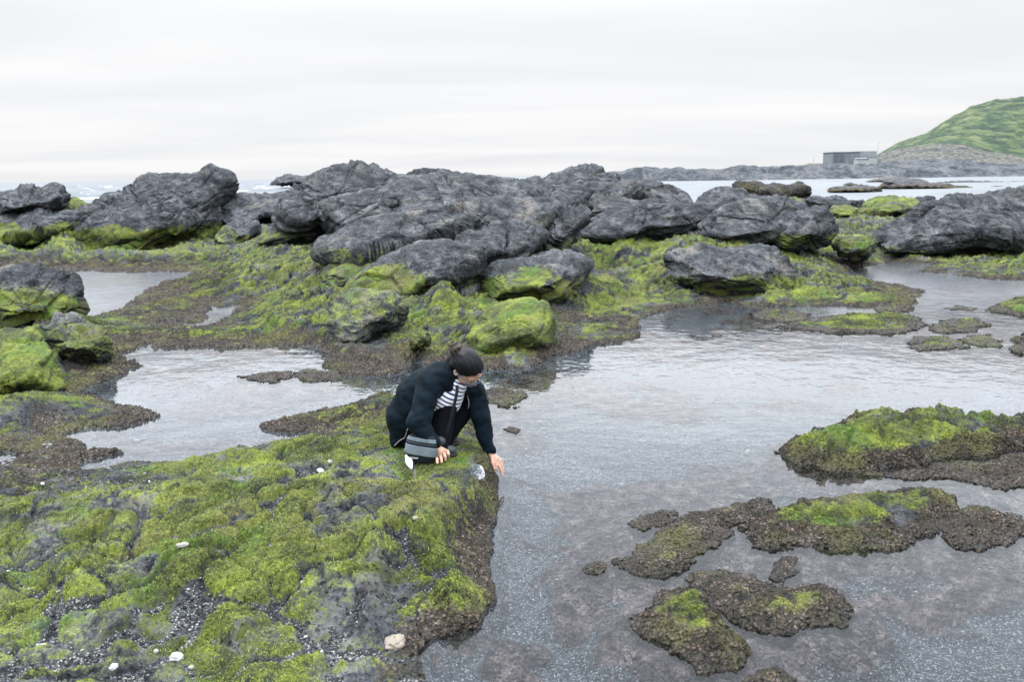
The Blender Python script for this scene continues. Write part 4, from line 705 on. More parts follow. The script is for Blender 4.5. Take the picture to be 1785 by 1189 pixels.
def head_z(xp, Y, X):
    zw = np.full(xp.shape, SEA_Z - 1.5); z1 = zrow(xp, prof(xp, ROW_1), 480.0); z2 = np.maximum(zrow(xp, prof(xp, ROW_2), 560.0), -3)
    ys = np.where(xp < 1120, 3.7 / .0058 * 0 + 470, 440.0)
    a = sstep(0, 1, (Y - ys) / 22); b = np.clip((Y - 500) / 70, 0, 1) ** .9; c = np.clip((Y - 590) / 60, 0, 1)
    rid = fbm2(X * .055, Y * .03, 5); lay = np.abs(n2(X * .03 + 3, Y * .12))
    z = zw + (z1 - zw) * a + (z2 - z1) * b - c * 6 * (xp < 1500)
    z = z + a * (2.6 * rid - 1.2 * lay + .9 * n2(X * .22, Y * .15)) * np.where(Y < 505, 1, .75) * np.clip((xp - 1040) / 100, .3, 1)
    dry = sstep(500, 525, Y) * .9 + .35 * sstep(.1, .4, n2(X * .04, Y * .05)) - .3
    return z, dry
strip('headland', 1030, 2150, 900, np.concatenate([np.linspace(425, 520, 110), np.linspace(522, 660, 70)]), head_z, land_material(), 'dry')
def hill_z(xp, Y, X):
    z2 = zrow(xp, prof(xp, ROW_2), 560.0) - 2.0; z3 = zrow(xp, prof(xp, ROW_3), 800.0)
    a = np.clip((Y - 585) / 215, 0, 1); b = np.clip((Y - 800) / 300, 0, 1)
    s = (1 - (1 - a) ** 1.35)
    q = X * .88 + z3 * .5
    n = 2.2 * fbm2(X * .035 - Y * .02, Y * .02 + X * .012, 4) - 1.6 * np.abs(n2(X * .06 - Y * .05, Y * .012)) + .9 * n2(X * .2, Y * .12)
    return z2 + (z3 - z2) * s - b * (z3 + 5) + n * np.clip(a * 4, 0, 1) * np.clip((z3 - z2) / 20, .1, 1.2), a * 0
strip('hill', 1500, 2200, 520, np.linspace(575, 1100, 220), hill_z, hill_material(), 'unused')

def simple_mat(name, col, rough=.8, nscale=0, var=.25, metal=0.0):
    t = NT(name); t.b.inputs['Roughness'].default_value = rough; t.b.inputs['Metallic'].default_value = metal
    if nscale:
        n = t.noise(nscale, 5, .6); lo = tuple(c * (1 - var) for c in col); hi = tuple(min(1, c * (1 + var)) for c in col)
        t.l.new(t.ramp(n, [(.3, lo), (.7, hi)]), t.b.inputs['Base Color']); t.l.new(t.bump(n, .3, .02), t.b.inputs['Normal'])
    else: t.b.inputs['Base Color'].default_value = (*col, 1)
    return t.m
def box_bm(bm, x0, x1, y0, y1, z0, z1, bev=0.0):
    m = bmesh.ops.create_cube(bm, size=1.0, matrix=Matrix.Translation(((x0 + x1) / 2, (y0 + y1) / 2, (z0 + z1) / 2)) @ Matrix.Diagonal((x1 - x0, y1 - y0, z1 - z0, 1)))
    if bev: bmesh.ops.bevel(bm, geom=list({e for v in m['verts'] for e in v.link_edges}), offset=bev, segments=1, affect='EDGES')
def bm_obj(name, bm, mat, parent=None, smooth=False):
    me = bpy.data.meshes.new(name); bm.to_mesh(me); bm.free(); me.materials.append(mat)
    if smooth: me.polygons.foreach_set('use_smooth', np.ones(len(me.polygons), bool))
    o = bpy.data.objects.new(name, me); COL.objects.link(o)
    if parent: o.parent = parent
    return o
M_CONC = simple_mat('concrete', (.17, .19, .21), .9, .35, .22); M_CONC_D = simple_mat('dark_concrete', (.10, .115, .13), .9, .5, .2)
M_WHITE = simple_mat('white_paint', (.78, .78, .76), .6); M_STEEL = simple_mat('grey_steel', (.35, .36, .37), .5)
YB = 520.0
bl = at(np.array(1449.0), np.array(284.0), np.array(YB)); sc_ = YB / FPX
bld = empty('concrete_building', (bl[0], bl[1], bl[2]), 'long windowless grey concrete building at the far end of the headland', 'building')
bm = bmesh.new(); box_bm(bm, 0, 48 * sc_, 0, 14, -3, 17 * sc_); bm_obj('wall', bm, M_CONC, bld)
bm = bmesh.new(); box_bm(bm, -.25, 48 * sc_ + .25, -.25, 14.2, 17 * sc_, 17 * sc_ + .5); bm_obj('roof', bm, M_CONC_D, bld)
for k, (a, b_) in enumerate(((0, 2), (5, 9), (11, 13), (15, 21), (23, 24), (31, 32), (40, 41))):
    bm = bmesh.new(); box_bm(bm, a * sc_, b_ * sc_, -.22, .1, -3, 17 * sc_ - .1 - .15 * (k % 2)); bm_obj('pilaster', bm, M_CONC_D if k in (1, 2, 3) else M_CONC, bld)
bm = bmesh.new(); box_bm(bm, 46 * sc_, 84 * sc_, 6, 20, -3, 19.5 * sc_); bm_obj('annex', bm, simple_mat('pale_concrete', (.24, .26, .275), .9, .4, .15), bld)
bs = at(np.array(1494.0), np.array(281.5), np.array(505.0)); s2 = 505 / FPX
shed = empty('shed', (bs[0], bs[1], bs[2]), 'low white shed in front of the concrete building', 'shed')
bm = bmesh.new(); box_bm(bm, 0, 20 * s2, 0, 5, -2.5, 4.0 * s2); bm_obj('wall', bm, simple_mat('weathered_white', (.36, .37, .37), .7, .8, .2), shed)
bm = bmesh.new(); v = [bm.verts.new(q) for q in ((-.3, -.4, 4 * s2), (20.6 * s2, -.4, 4 * s2), (20.6 * s2, 5.4, 5.4 * s2), (-.3, 5.4, 5.4 * s2), (-.3, -.4, 4 * s2 + .3), (20.6 * s2, -.4, 4 * s2 + .3), (20.6 * s2, 5.4, 5.4 * s2 + .3), (-.3, 5.4, 5.4 * s2 + .3))]
for f in ((0, 3, 2, 1), (4, 5, 6, 7), (0, 1, 5, 4), (1, 2, 6, 5), (2, 3, 7, 6), (3, 0, 4, 7)): bm.faces.new([v[k] for k in f])
bm_obj('roof', bm, M_CONC, shed)
bs = at(np.array(1516.0), np.array(278.0), np.array(512.0))
shed2 = empty('shed', (bs[0], bs[1], bs[2]), 'small white hut on the slope right of the low white shed', 'shed')
bm = bmesh.new(); box_bm(bm, 0, 13 * s2, 0, 4, -2.5, 3.6 * s2); bm_obj('wall', bm, bpy.data.materials['weathered_white'], shed2)
bm = bmesh.new(); box_bm(bm, -.2, 13 * s2 + .2, -.2, 4.2, 3.6 * s2, 4.1 * s2); bm_obj('roof', bm, M_CONC, shed2)
for px, py, hpx, lab in ((1530, 262, 14, 'thin lamp post on the slope beside the white hut'), (1418, 285, 14, 'thin lamp post left of the concrete building')):
    q = at(np.array(float(px)), np.array(float(py)), np.array(530.0)); H_ = hpx * 530 / FPX
    lp = empty('lamp_post', tuple(q), lab, 'lamp post', 'lamp posts on the headland')
    bm = bmesh.new(); bmesh.ops.create_cone(bm, cap_ends=True, segments=8, radius1=.16, radius2=.09, depth=H_ + 3, matrix=Matrix.Translation((0, 0, H_ / 2 - 1.5))); bm_obj('pole', bm, M_STEEL, lp)
    bm = bmesh.new(); box_bm(bm, -.06, 1.1, -.06, .06, H_ - .16, H_ - .04); bm_obj('arm', bm, M_STEEL, lp)
    bm = bmesh.new(); box_bm(bm, .7, 1.5, -.14, .14, H_ - .35, H_ - .165, .05); bm_obj('lamp_head', bm, M_STEEL, lp)

# reefs in the inlet and out at sea
def Z8(*p): return [(x / 4.407 + 1380, y / 4.407 + 160) for x, y in p]
REEFS = [
 ('long low weedy reef in the inlet, nearer left of the two', 160, 6, .3, Z8((265, 760), (300, 735), (420, 728), (540, 718), (650, 732), (705, 748), (705, 778), (560, 785), (400, 778), (280, 775)), .8),
 ('long pale-topped reef in the inlet, farther right of the two long ones', 185, 8, .3, Z8((640, 740), (720, 690), (800, 678), (900, 673), (1030, 688), (1100, 698), (1200, 708), (1300, 728), (1395, 745), (1395, 768), (1200, 770), (950, 765), (700, 765)), .6),
 ('small reef just breaking the surface behind the long weedy reef', 215, 3, .3, Z8((395, 716), (420, 705), (450, 695), (515, 716), (450, 724)), .8),
 ('tiny brown weed-covered rock alone in the inlet', 160, 1.5, .3, Z8((1035, 776), (1070, 757), (1118, 776), (1070, 784)), 1.0),
 ('low dark reef at the right edge of the inlet', 165, 5, .3, Z8((1630, 770), (1720, 748), (1785, 715), (1900, 695), (1980, 770), (1785, 782)), .6),
 ('thin strip of reef in the inlet left of the right-edge reef', 190, 3, .3, Z8((1475, 742), (1560, 722), (1665, 733), (1650, 745), (1560, 750)), .7),
 ('broad low weedy reef close under the headland, left of the hill foot', 300, 14, .2, Z8((560, 692), (620, 676), (740, 664), (860, 660), (980, 670), (1060, 690), (900, 698), (700, 698)), .9),
 ('long dark reef strip close under the hill at the far side of the inlet', 265, 12, .2, Z8((1080, 706), (1180, 690), (1320, 682), (1500, 688), (1650, 694), (1780, 690), (1900, 704), (1600, 714), (1300, 714)), .7),
 ('small dark rock in the inlet between the long dark strip and the right-edge reef', 225, 4, .2, Z8((1560, 726), (1610, 712), (1700, 708), (1760, 720), (1700, 732)), .5),
 ('low flat reef at the left end of the inlet below the headland tip', 210, 8, .2, Z3((330, 392), (370, 384), (420, 383), (430, 390), (380, 396)), .6),
 ('dark reef out at sea on the horizon, left of the big grey slab', 300, 8, .2, Z1((1390, 186), (1430, 152), (1480, 132), (1530, 136), (1560, 142), (1640, 142), (1690, 160), (1690, 192), (1500, 196)), .1),
 ('low rocks at the water edge beyond the summit slab', 80, 3, .3, Z2((1010, 170), (1060, 140), (1130, 150), (1200, 153), (1215, 168), (1130, 185), (1040, 185)), .1),
 ('small dark rock in the sea gap between the outcrop and the skyline rock', 75, 2, .3, Z2((1210, 178), (1250, 145), (1310, 138), (1328, 160), (1310, 185)), .2),
]
for i, (label, Y, T, lean, poly, brown) in enumerate(REEFS):
    b = dict(n=(220, 90), ext=False, poly=poly, Y=Y, T=T, lean=lean); V, nr, nc = boulder_verts(b); ctr = V.mean(0)
    N = fix_normals(V, nr, nc); N = N if ((V - ctr) * N).sum() > 0 else -N
    hh = V[:, 2].max() - V[:, 2].min()
    V = V + N * (hh * (.30 * fbm3(V * np.array([.6, .6, 1.2]), 1.1 / hh ** .5, 4)))[:, None] + np.array([0, 0, 1]) * (hh * .22 * np.abs(n2(V[:, 0] * 1.3 / hh, V[:, 1] * .6 / hh)))[:, None]
    F = grid_faces(nr, nc, True); me_c = np.cross(V[F[:, 1]] - V[F[:, 0]], V[F[:, 2]] - V[F[:, 0]])
    if ((V[F].mean(1) - ctr) * me_c).sum() < 0: F = F[:, ::-1]
    base = np.array([ctr[0], ctr[1], V[:, 2].min()]); m_ = brown * (1 - .6 * sstep(.5, .95, (V[:, 2] - base[2]) / hh))
    o = mesh_from('reef', V - base, F, M_SHORE, {'moss': m_ * .45 - .1, 'brown': m_, 'grit': np.full(len(V), -.3), 'pale': np.full(len(V), .5)})
    o.location = base; tag(o, label, 'reef', 'reefs in the inlet and out at sea')
# ------------------------------------------------------------------ the crouching person
PY0 = 6.2
def J(px, py, dY=0.0): return at(np.array(float(px)), np.array(float(py)), np.array(PY0 + dY)).astype(np.float32)
def nrm(v): v = np.asarray(v, np.float32); return v / np.linalg.norm(v)
def s_cone(P, a, b, ra, rb):
    ab = b - a; L = float(ab @ ab); t = np.clip(((P - a) @ ab) / max(L, 1e-9), 0, 1)
    return np.linalg.norm(P - (a + t[..., None] * ab), axis=-1) - (ra + (rb - ra) * t)
def s_ell(P, c, ax, r):
    q = (P - c) @ np.asarray(ax, np.float32).T; k0 = np.linalg.norm(q / np.asarray(r, np.float32), axis=-1); return (k0 - 1) * min(r) * (.6 + .4 * k0 ** 0)
def smin(a, b, k):
    h = np.clip(.5 + .5 * (b - a) / k, 0, 1); return b + (a - b) * h - k * h * (1 - h)
def chain(P, pts, radii, k=.01):
    d = None
    for a, b, ra, rb in zip(pts[:-1], pts[1:], radii[:-1], radii[1:]):
        q = s_cone(P, a, b, ra, rb); d = q if d is None else smin(d, q, k)
    return d
def surface(f, lo, hi, h):
    """mesh the zero level of f (naive surface nets, then one step onto the surface)"""
    lo = np.asarray(lo, np.float32); nb = np.ceil((np.asarray(hi) - lo) / h / 4).astype(int) + 1; n = nb * 4
    ax = [lo[i] + h * np.arange(n[i], dtype=np.float32) for i in range(3)]
    bc = np.stack(np.meshgrid(*[a_[::4] + 1.5 * h for a_ in ax], indexing='ij'), -1); Dc = f(bc)
    D = np.repeat(np.repeat(np.repeat(Dc, 4, 0), 4, 1), 4, 2).astype(np.float32)
    ids = np.argwhere(np.abs(Dc) < h * 9.0); r4 = np.arange(4); Db = D.reshape(nb[0], 4, nb[1], 4, nb[2], 4)
    for i in range(0, len(ids), 4000):                                   # only the blocks of cells near the surface
        q = ids[i:i + 4000]; I = q[:, None, :] * 4 + np.stack(np.meshgrid(r4, r4, r4, indexing='ij'), -1).reshape(1, 64, 3)
        val = f((lo + h * I).astype(np.float32)); D[I[..., 0], I[..., 1], I[..., 2]] = val
    S = D < 0
    c = np.zeros(n - 1, np.int8)
    for a in (0, 1):
        for b in (0, 1):
            for d in (0, 1): c += S[a:n[0] - 1 + a, b:n[1] - 1 + b, d:n[2] - 1 + d]
    act = (c > 0) & (c < 8); idx = -np.ones(act.shape, np.int32); cells = np.argwhere(act); idx[act] = np.arange(len(cells))
    acc = np.zeros((len(cells), 3), np.float32); cnt = np.zeros(len(cells), np.float32)
    corners = [(a, b, d) for a in (0, 1) for b in (0, 1) for d in (0, 1)]
    for p in corners:
        for k in range(3):
            if p[k]: continue
            q = list(p); q[k] = 1
            v0 = D[cells[:, 0] + p[0], cells[:, 1] + p[1], cells[:, 2] + p[2]]; v1 = D[cells[:, 0] + q[0], cells[:, 1] + q[1], cells[:, 2] + q[2]]
            m = (v0 < 0) != (v1 < 0); t = np.where(m, v0 / np.where(m, v0 - v1, 1), 0)
            pt = np.broadcast_to(np.array(p, np.float32), acc.shape).copy(); pt[:, k] += t
            acc += pt * m[:, None]; cnt += m
    V = lo + h * (cells + acc / np.maximum(cnt, 1)[:, None])
    F = []
    for k in range(3):
        u, w = (k + 1) % 3, (k + 2) % 3
        sl0 = [slice(1, None)] * 3; sl0[k] = slice(0, -1); sl1 = [slice(1, None)] * 3; sl1[k] = slice(1, None)
        a = S[tuple(sl0)]; b = S[tuple(sl1)]
        for sgn in (0, 1):
            e = np.argwhere((a & ~b) if sgn == 0 else (~a & b))
            off = np.ones(3, int); off[k] = 0; e = e + off
            ok = np.all(e - off >= 0, 1) & np.all(e < np.array(act.shape), 1); e = e[ok]
            def cell(du, dw):
                q = e.copy(); q[:, u] -= du; q[:, w] -= dw; return idx[q[:, 0], q[:, 1], q[:, 2]]
            quad = np.stack([cell(1, 1), cell(0, 1), cell(0, 0), cell(1, 0)], 1)
            F.append(quad if sgn == 0 else quad[:, ::-1])
    F = np.concatenate(F); F = F[(F >= 0).all(1)]
    e = h * .35
    for _ in range(2):
        d0 = f(V); g = np.stack([f(V + np.eye(3, dtype=np.float32)[k] * e) - d0 for k in range(3)], -1) / e
        V = V - (d0 / np.maximum((g * g).sum(-1), .2))[:, None] * g * .9
    return V, F
GZ = .295
p_spot = gp(778.0, 800.0, GZ)
FWD = nrm((.75, -.65, 0)); LFT = nrm((.65, .75, 0)); UPV = np.array([0, 0, 1], np.float32)
pelvis, belly, chest, nape = J(727, 756, .14), J(748, 722, .06), J(772, 690, .0), J(793, 664, -.03)
hc = J(815, 641, -.08); HS = 1.13
hf = nrm((.54, -.38, -.76)); hl = np.array((.62, .70, .36), np.float32); hl = nrm(hl - hf * (hl @ hf)); hu = np.cross(hf, hl).astype(np.float32); HAX = np.stack([hf, hl, hu])
def HP(x, y, z): return (hc + HS * (x * hf + y * hl + z * hu)).astype(np.float32)
shR, elR, wrR = J(747, 668, -.12), J(727, 740, -.31), J(757, 778, -.36)
shL, elL, wrL = J(824, 679, .12), J(838, 726, .05), J(854, 790, .0)
hipR, hipL = J(722, 766, .02), J(745, 757, .26); knR, knL = J(776, 712, -.06), J(812, 706, .12)
anR = gp(768.0, 780.0, GZ + .06).astype(np.float32); toR = gp(784.0, 786.0, GZ + .03).astype(np.float32)
anL = gp(776.0, 764.0, GZ + .06).astype(np.float32); toL = gp(788.0, 767.0, GZ + .03).astype(np.float32)
# hands: knuckles and five fingers each
def hand(wr, mid, nrm_dir, fingers, thumb):
    return dict(wr=wr, mid=mid, fingers=fingers, thumb=thumb)
tR = [gp(762.5, 810.0, GZ), gp(770.0, 808.5, GZ), gp(776.5, 805.0, GZ), gp(782.0, 800.5, GZ)]
kR = [J(760, 796, -.335), J(767, 794.5, -.345), J(774, 791.5, -.335), J(780, 787.5, -.315)]
fR = []
for k, t in zip(kR, tR):
    t = t.astype(np.float32) + np.array([0, 0, .010], np.float32); m = (k * .45 + t * .55) + np.array([.004, -.016, .010], np.float32); fR.append([k, m, t])
thR = [J(760, 786, -.29), J(768, 800, -.27), (gp(775.0, 803.0, GZ) + np.array([-.01, .05, .012])).astype(np.float32)]
kL = [J(861.5, 806, -.035), J(866, 806, -.02), J(870, 804.5, .0), J(872.5, 802, .025)]
tL = [J(865.5, 820, -.05), J(876.0, 828, -.045), J(877.5, 823.5, -.01), J(876, 816, .03)]
fL = [[k, (k * .5 + t * .5) + np.array([.004, 0, .006], np.float32), t] for k, t in zip(kL, tL)]
thL = [J(858, 797, -.045), J(859, 808, -.075), J(862.5, 818, -.085)]
def d_hand(P, wr, ks, fs, th):
    d = chain(P, [wr, (wr + ks[1] + ks[2]) / 3 * 1.0], [.026, .027], .01)
    for k in ks: d = smin(d, s_cone(P, wr * .75 + k * .25, k, .017, .0125), .012)
    for f in fs: d = smin(d, chain(P, f, [.0115, .0102, .0080], .003), .004)
    return smin(d, chain(P, th, [.0150, .0115, .0085], .004), .008)
def f_head(P):
    q = (P - hc) @ HAX.T / HS; x, y, z = q[..., 0], q[..., 1], q[..., 2]
    def el(c, r): w = np.sqrt(((q - np.array(c, np.float32)) ** 2 / np.array(r, np.float32) ** 2).sum(-1)); return (w - 1) * min(r)
    d = el((-.008, 0, .018), (.098, .077, .094)); d = smin(d, el((.028, 0, -.045), (.062, .060, .062)), .04)        # skull, face
    d = smin(d, el((.052, 0, -.094), (.026, .030, .020)), .03)                                                       # chin
    ya = np.abs(y); qa = np.stack([x, ya, z], -1)
    def ela(c, r): w = np.sqrt(((qa - np.array(c, np.float32)) ** 2 / np.array(r, np.float32) ** 2).sum(-1)); return (w - 1) * min(r)
    d = smin(d, ela((.058, .036, -.038), (.022, .020, .016)), .02)                                                   # cheeks
    d = smin(d, ela((.080, .026, .018), (.012, .024, .008)), .012)                                                   # brow
    nose = s_cone(q, np.array((.088, 0, .004), np.float32), np.array((.108, 0, -.034), np.float32), .007, .011); d = smin(d, nose, .012)
    d = smin(d, ela((.096, .010, -.038), (.009, .008, .007)), .006)
    d = smin(d, el((.090, 0, -.064), (.008, .020, .006)), .008); d = smin(d, el((.087, 0, -.074), (.008, .017, .006)), .006)
    d = np.maximum(d, -(ela((.098, .030, -.004), (.010, .015, .009)))) if False else d
    ear = ela((-.006, .081, -.012), (.020, .009, .032)); ear = np.maximum(ear, -ela((-.002, .089, -.010), (.011, .006, .019))); d = smin(d, ear, .006)
    return d * HS
def f_body(P):
    d = f_head(P)
    d = smin(d, s_cone(P, nape, HP(-.025, 0, -.075), .060, .052), .03)
    d = smin(d, chain(P, [pelvis, belly, chest, nape], [.135, .125, .120, .065], .05), .03)
    d = smin(d, s_cone(P, shR, shL, .055, .055), .04)
    d = smin(d, chain(P, [shR, elR, wrR], [.050, .042, .026], .02), .02); d = smin(d, chain(P, [shL, elL, wrL], [.050, .042, .026], .02), .02)
    d = smin(d, d_hand(P, wrR, kR, fR, thR), .006); d = smin(d, d_hand(P, wrL, kL, fL, thL), .006)
    for h, k, a, t in ((hipR, knR, anR, toR), (hipL, knL, anL, toL)):
        d = smin(d, chain(P, [h, k, a], [.080, .055, .036], .02), .03); d = smin(d, s_cone(P, a, t, .030, .020), .02)
    return d
M_SKIN = NT('skin'); M_SKIN.b.inputs['Base Color'].default_value = (.56, .345, .255, 1); M_SKIN.b.inputs['Roughness'].default_value = .5
M_SKIN.b.inputs['Subsurface Weight'].default_value = .12; M_SKIN.b.inputs['Subsurface Radius'].default_value = (.02, .008, .005); M_SKIN.b.inputs['Subsurface Scale'].default_value = .3
_n = M_SKIN.noise(38, 4, .6); M_SKIN.l.new(M_SKIN.mix(M_SKIN.rng(_n, .4, .7), (.57, .355, .265), (.50, .275, .205)), M_SKIN.b.inputs['Base Color']); M_SKIN = M_SKIN.m
def cloth(name, col, sheen=.25, rough=.85, scale=260, weave=.25):
    t = NT(name); n = t.noise(9, 4, .6); lo = tuple(c * .75 for c in col); hi = tuple(c * 1.3 for c in col)
    t.l.new(t.ramp(n, [(.3, lo), (.7, hi)]), t.b.inputs['Base Color']); t.b.inputs['Roughness'].default_value = rough; t.b.inputs['Sheen Weight'].default_value = sheen; t.b.inputs['Sheen Roughness'].default_value = .5
    t.b.inputs['Specular IOR Level'].default_value = .10; t.l.new(t.bump(t.noise(scale, 2, .6), weave, .003), t.b.inputs['Normal']); return t.m
M_JACKET = cloth('jacket_cloth', (.0022, .0072, .0120), .012); M_PANTS = cloth('black_cloth', (.0018, .0022, .0045), .008)
person = empty('person', tuple(p_spot), 'person in a dark jacket crouching at the pool edge, one hand reaching to the water', 'person')
PB = np.array(p_spot, np.float32)
def part(name, V, F, mat, parent=person, attrs=None, base=PB):
    o = mesh_from(name, V - base, F, mat, attrs); o.parent = parent; return o
allp = np.stack([pelvis, hipL, hipR, knR, knL, anL, toL, anR, toR, elR, elL, hc, HP(.12, 0, 0), HP(0, 0, .13), *tR, *tL, thR[2]])
V, F = surface(f_body, allp.min(0) - .16, allp.max(0) + .16, .0048); part('body', V, F, M_SKIN)
# --- jacket
tax = nrm(nape - pelvis); tl = nrm(LFT - tax * (LFT @ tax)); tf = np.cross(tl, tax).astype(np.float32)
def f_jtorso(P):
    d = chain(P, [J(713, 752, .10), J(717, 727, .08), J(736, 692, .03), J(769, 660, -.01)], [.118, .172, .168, .128], .05)
    d = smin(d, s_cone(P, J(763, 664, -.08), J(818, 676, .08), .098, .082), .05)
    d = smin(d, chain(P, [J(692, 728, .02), J(689, 772, -.02)], [.052, .030], .02), .05)                                # back hem hanging down
    return d
def f_jacket(P):
    w = fbm3(P, 7.0, 3) * .012 + .011 * n3(P[..., 0] * 17 + P[..., 2] * 9, P[..., 1] * 9, P[..., 2] * 10) - .010 * np.abs(n3(P[..., 0] * 9 - P[..., 2] * 6, P[..., 1] * 7, P[..., 2] * 12 + 4))
    d = f_jtorso(P)
    inner = d + .016
    q = P - chest; a = q @ tax; l = q @ tl; f = q @ tf
    half = .058 + .10 * np.clip(-a, 0, .5)
    hole = np.maximum(np.abs(l - .015) - half, .03 - f); hole = np.maximum(hole, a - .13)
    shell = np.maximum(d, -np.maximum(hole, d - .03))
    shell = np.maximum(shell, -(s_cone(P, nape, HP(0, 0, -.06), .075, .078)))
    col = np.abs(s_cone(P, nape - tax * .015, nape + tax * .040 - tf * .03, .088, .078)) - .009                           # stand-up collar, open in front
    cq = (P - nape) @ tf; ca = (P - nape) @ tax; col = np.maximum(np.maximum(col, cq - .030), np.maximum(ca - .075, -ca - .04))
    shell = smin(shell, col, .012)
    cufR = wrR + .16 * (elR - wrR); cufL = wrL + .10 * (elL - wrL)
    mR = chain(P, [J(750, 667, -.13), J(728, 738, -.31), cufR], [.088, .072, .044], .03)
    mL = chain(P, [J(824, 679, .11), J(838, 726, .05), cufL], [.084, .066, .042], .03)
    wr_ = .003 * n3(P[..., 0] * 8, P[..., 1] * 8, P[..., 2] * 30)
    mR = np.minimum(mR, np.abs(s_cone(P, cufR, cufR * .55 + wrR * .45, .041, .040)) - .006); mL = np.minimum(mL, np.abs(s_cone(P, cufL, cufL * .5 + wrL * .5 + (wrL - elL) * .02, .041, .040)) - .006)
    return smin(shell, smin(mR, mL, .001) + wr_, .035) + w
jb = np.stack([J(670, 780, -.42), J(870, 610, -.3), J(680, 700, .45), J(870, 800, .35)])
V, F = surface(f_jacket, jb.min(0) - .05, jb.max(0) + .05, .0055); jacket = part('jacket', V, F, M_JACKET)
# --- striped shirt
def f_shirt(P):
    d = chain(P, [belly, chest, nape - tax * .01], [.138, .134, .088], .05); d = smin(d, s_cone(P, chest + tf * .035, nape + tf * .030 - tax * .03, .105, .07), .04)
    d = np.maximum(d, -(s_cone(P, nape, HP(.01, 0, -.05), .070, .072)))
    return d + .004 * n3(P[..., 0] * 14, P[..., 1] * 14, P[..., 2] * 14)
V, F = surface(f_shirt, np.minimum(belly, nape) - .22, np.maximum(belly, nape) + .22, .006)
t = NT('striped_cotton'); av = t.attr('along'); s_ = t.math('FRACT', t.math('MULTIPLY', av, 1 / .0262)); m = t.rng(s_, .60, .64)
t.l.new(t.mix(m, (.78, .79, .82), (.012, .028, .12)), t.b.inputs['Base Color']); t.b.inputs['Roughness'].default_value = .85
part('shirt', V, F, t.m, attrs={'along': (V - pelvis) @ tax + .018 * n3(V[:, 0] * 6, V[:, 1] * 6, V[:, 2] * 6) + 1})
# --- trousers, one garment
def f_tr(P):
    d = s_cone(P, pelvis, J(738, 745, .12), .142, .13)
    for h, k, a in ((hipR, knR, anR), (hipL, knL, anL)):
        d = smin(d, chain(P, [h, k, a * .97 + k * .03 - UPV * .015], [.098, .078, .060], .02), .03)
    return d + .008 * fbm3(P, 9.0, 2)
tb = np.stack([pelvis, hipL, hipR, knL, knR, anL, anR])
V, F = surface(f_tr, tb.min(0) - .17, tb.max(0) + .15, .006); part('trousers', V, F, M_PANTS)
# --- shoes
M_SHOE = simple_mat('shoe_leather', (.022, .028, .036), .55, 40, .3); M_SOLE = simple_mat('shoe_sole', (.012, .012, .014), .7)
for a, tt in ((anR, toR), (anL, toL)):
    dr = nrm((tt - a) * np.array([1, 1, 0])); heel = a - dr * .03 - UPV * .02; toe = tt + dr * .012
    fs = lambda P: np.maximum(smin(s_cone(P, heel, toe, .040, .036), s_cone(P, a, a + UPV * .04, .042, .042), .03), -(P[..., 2] - (GZ + .012)))
    V, F = surface(fs, np.minimum(heel, toe) - .10, np.maximum(heel, toe) + .12, .006); sh = part('shoe', V, F, M_SHOE)
    fs2 = lambda P: np.maximum(s_cone(P * np.array([1, 1, .2], np.float32), heel * np.array([1, 1, .2], np.float32), toe * np.array([1, 1, .2], np.float32), .044, .040), np.abs(P[..., 2] - GZ - .002) - .012)
    V, F = surface(fs2, np.minimum(heel, toe) - .10, np.maximum(heel, toe) + .10, .006); o = part('sole', V, F, M_SOLE, sh)
# --- hair pulled back to a loose knot
t = NT('dark_hair'); vm = t.n.new('ShaderNodeMapping'); vm.inputs['Rotation'].default_value = (.5, .4, .3); vm.inputs['Scale'].default_value = (18, 60, 150); t.l.new(t.geo.outputs['Position'], vm.inputs[0])
hn = t.noise(1.0, 4, .6, vm.outputs[0]); t.l.new(t.ramp(hn, [(.35, (.002, .002, .003)), (.65, (.008, .0075, .011))]), t.b.inputs['Base Color']); t.b.inputs['Roughness'].default_value = .45; t.b.inputs['Specular IOR Level'].default_value = .18; t.l.new(t.bump(hn, .7, .006), t.b.inputs['Normal']); M_HAIR = t.m
t = NT('brown_hair'); hn = t.noise(1.0, 4, .6); t.l.new(t.ramp(t.noise(45, 4, .7), [(.35, (.008, .006, .005)), (.65, (.060, .038, .025))]), t.b.inputs['Base Color']); t.b.inputs['Roughness'].default_value = .45; M_KNOT = t.m
def f_hair(P):
    q = (P - hc) @ HAX.T / HS; x, y, z = q[..., 0], q[..., 1], q[..., 2]
    w = np.sqrt(((q - np.array((-.010, 0, .020), np.float32)) ** 2 / np.array((.109, .087, .104), np.float32) ** 2).sum(-1)); d = (w - 1) * .085
    d = np.maximum(d, (x - z - .018) * .70 + .004 * n3(y * 60, x * 20, z * 20))
    d = d + .0035 * n3(x * 14, y * 55, z * 22) - .004 * np.abs(n3(y * 32, x * 6, z * 6))
    d = smin(d, s_cone(q, np.array((-.085, -.005, .02), np.float32), np.array((-.105, -.02, -.065), np.float32), .052, .036), .03)
    d = smin(d, s_cone(q, np.array((-.055, -.055, -.02), np.float32), np.array((-.075, -.062, -.105), np.float32), .030, .020), .02)
    return d * HS
V, F = surface(f_hair, hc - .21, hc + .21, .0042); hair = part('hair', V, F, M_HAIR)
rs = np.random.default_rng(4)
kc = HP(-.128, -.022, .040)
def f_knot(P):
    d = s_cone(P, HP(-.095, -.01, .03), kc, .042, .052)
    return d + .018 * np.abs(n3(P[..., 0] * 40, P[..., 1] * 40, P[..., 2] * 40)) + .010 * n3(P[..., 0] * 22 + 4, P[..., 1] * 22, P[..., 2] * 22)
V, F = surface(f_knot, kc - .13, kc + .13, .0045); part('hair_knot', V, F, M_KNOT, hair)
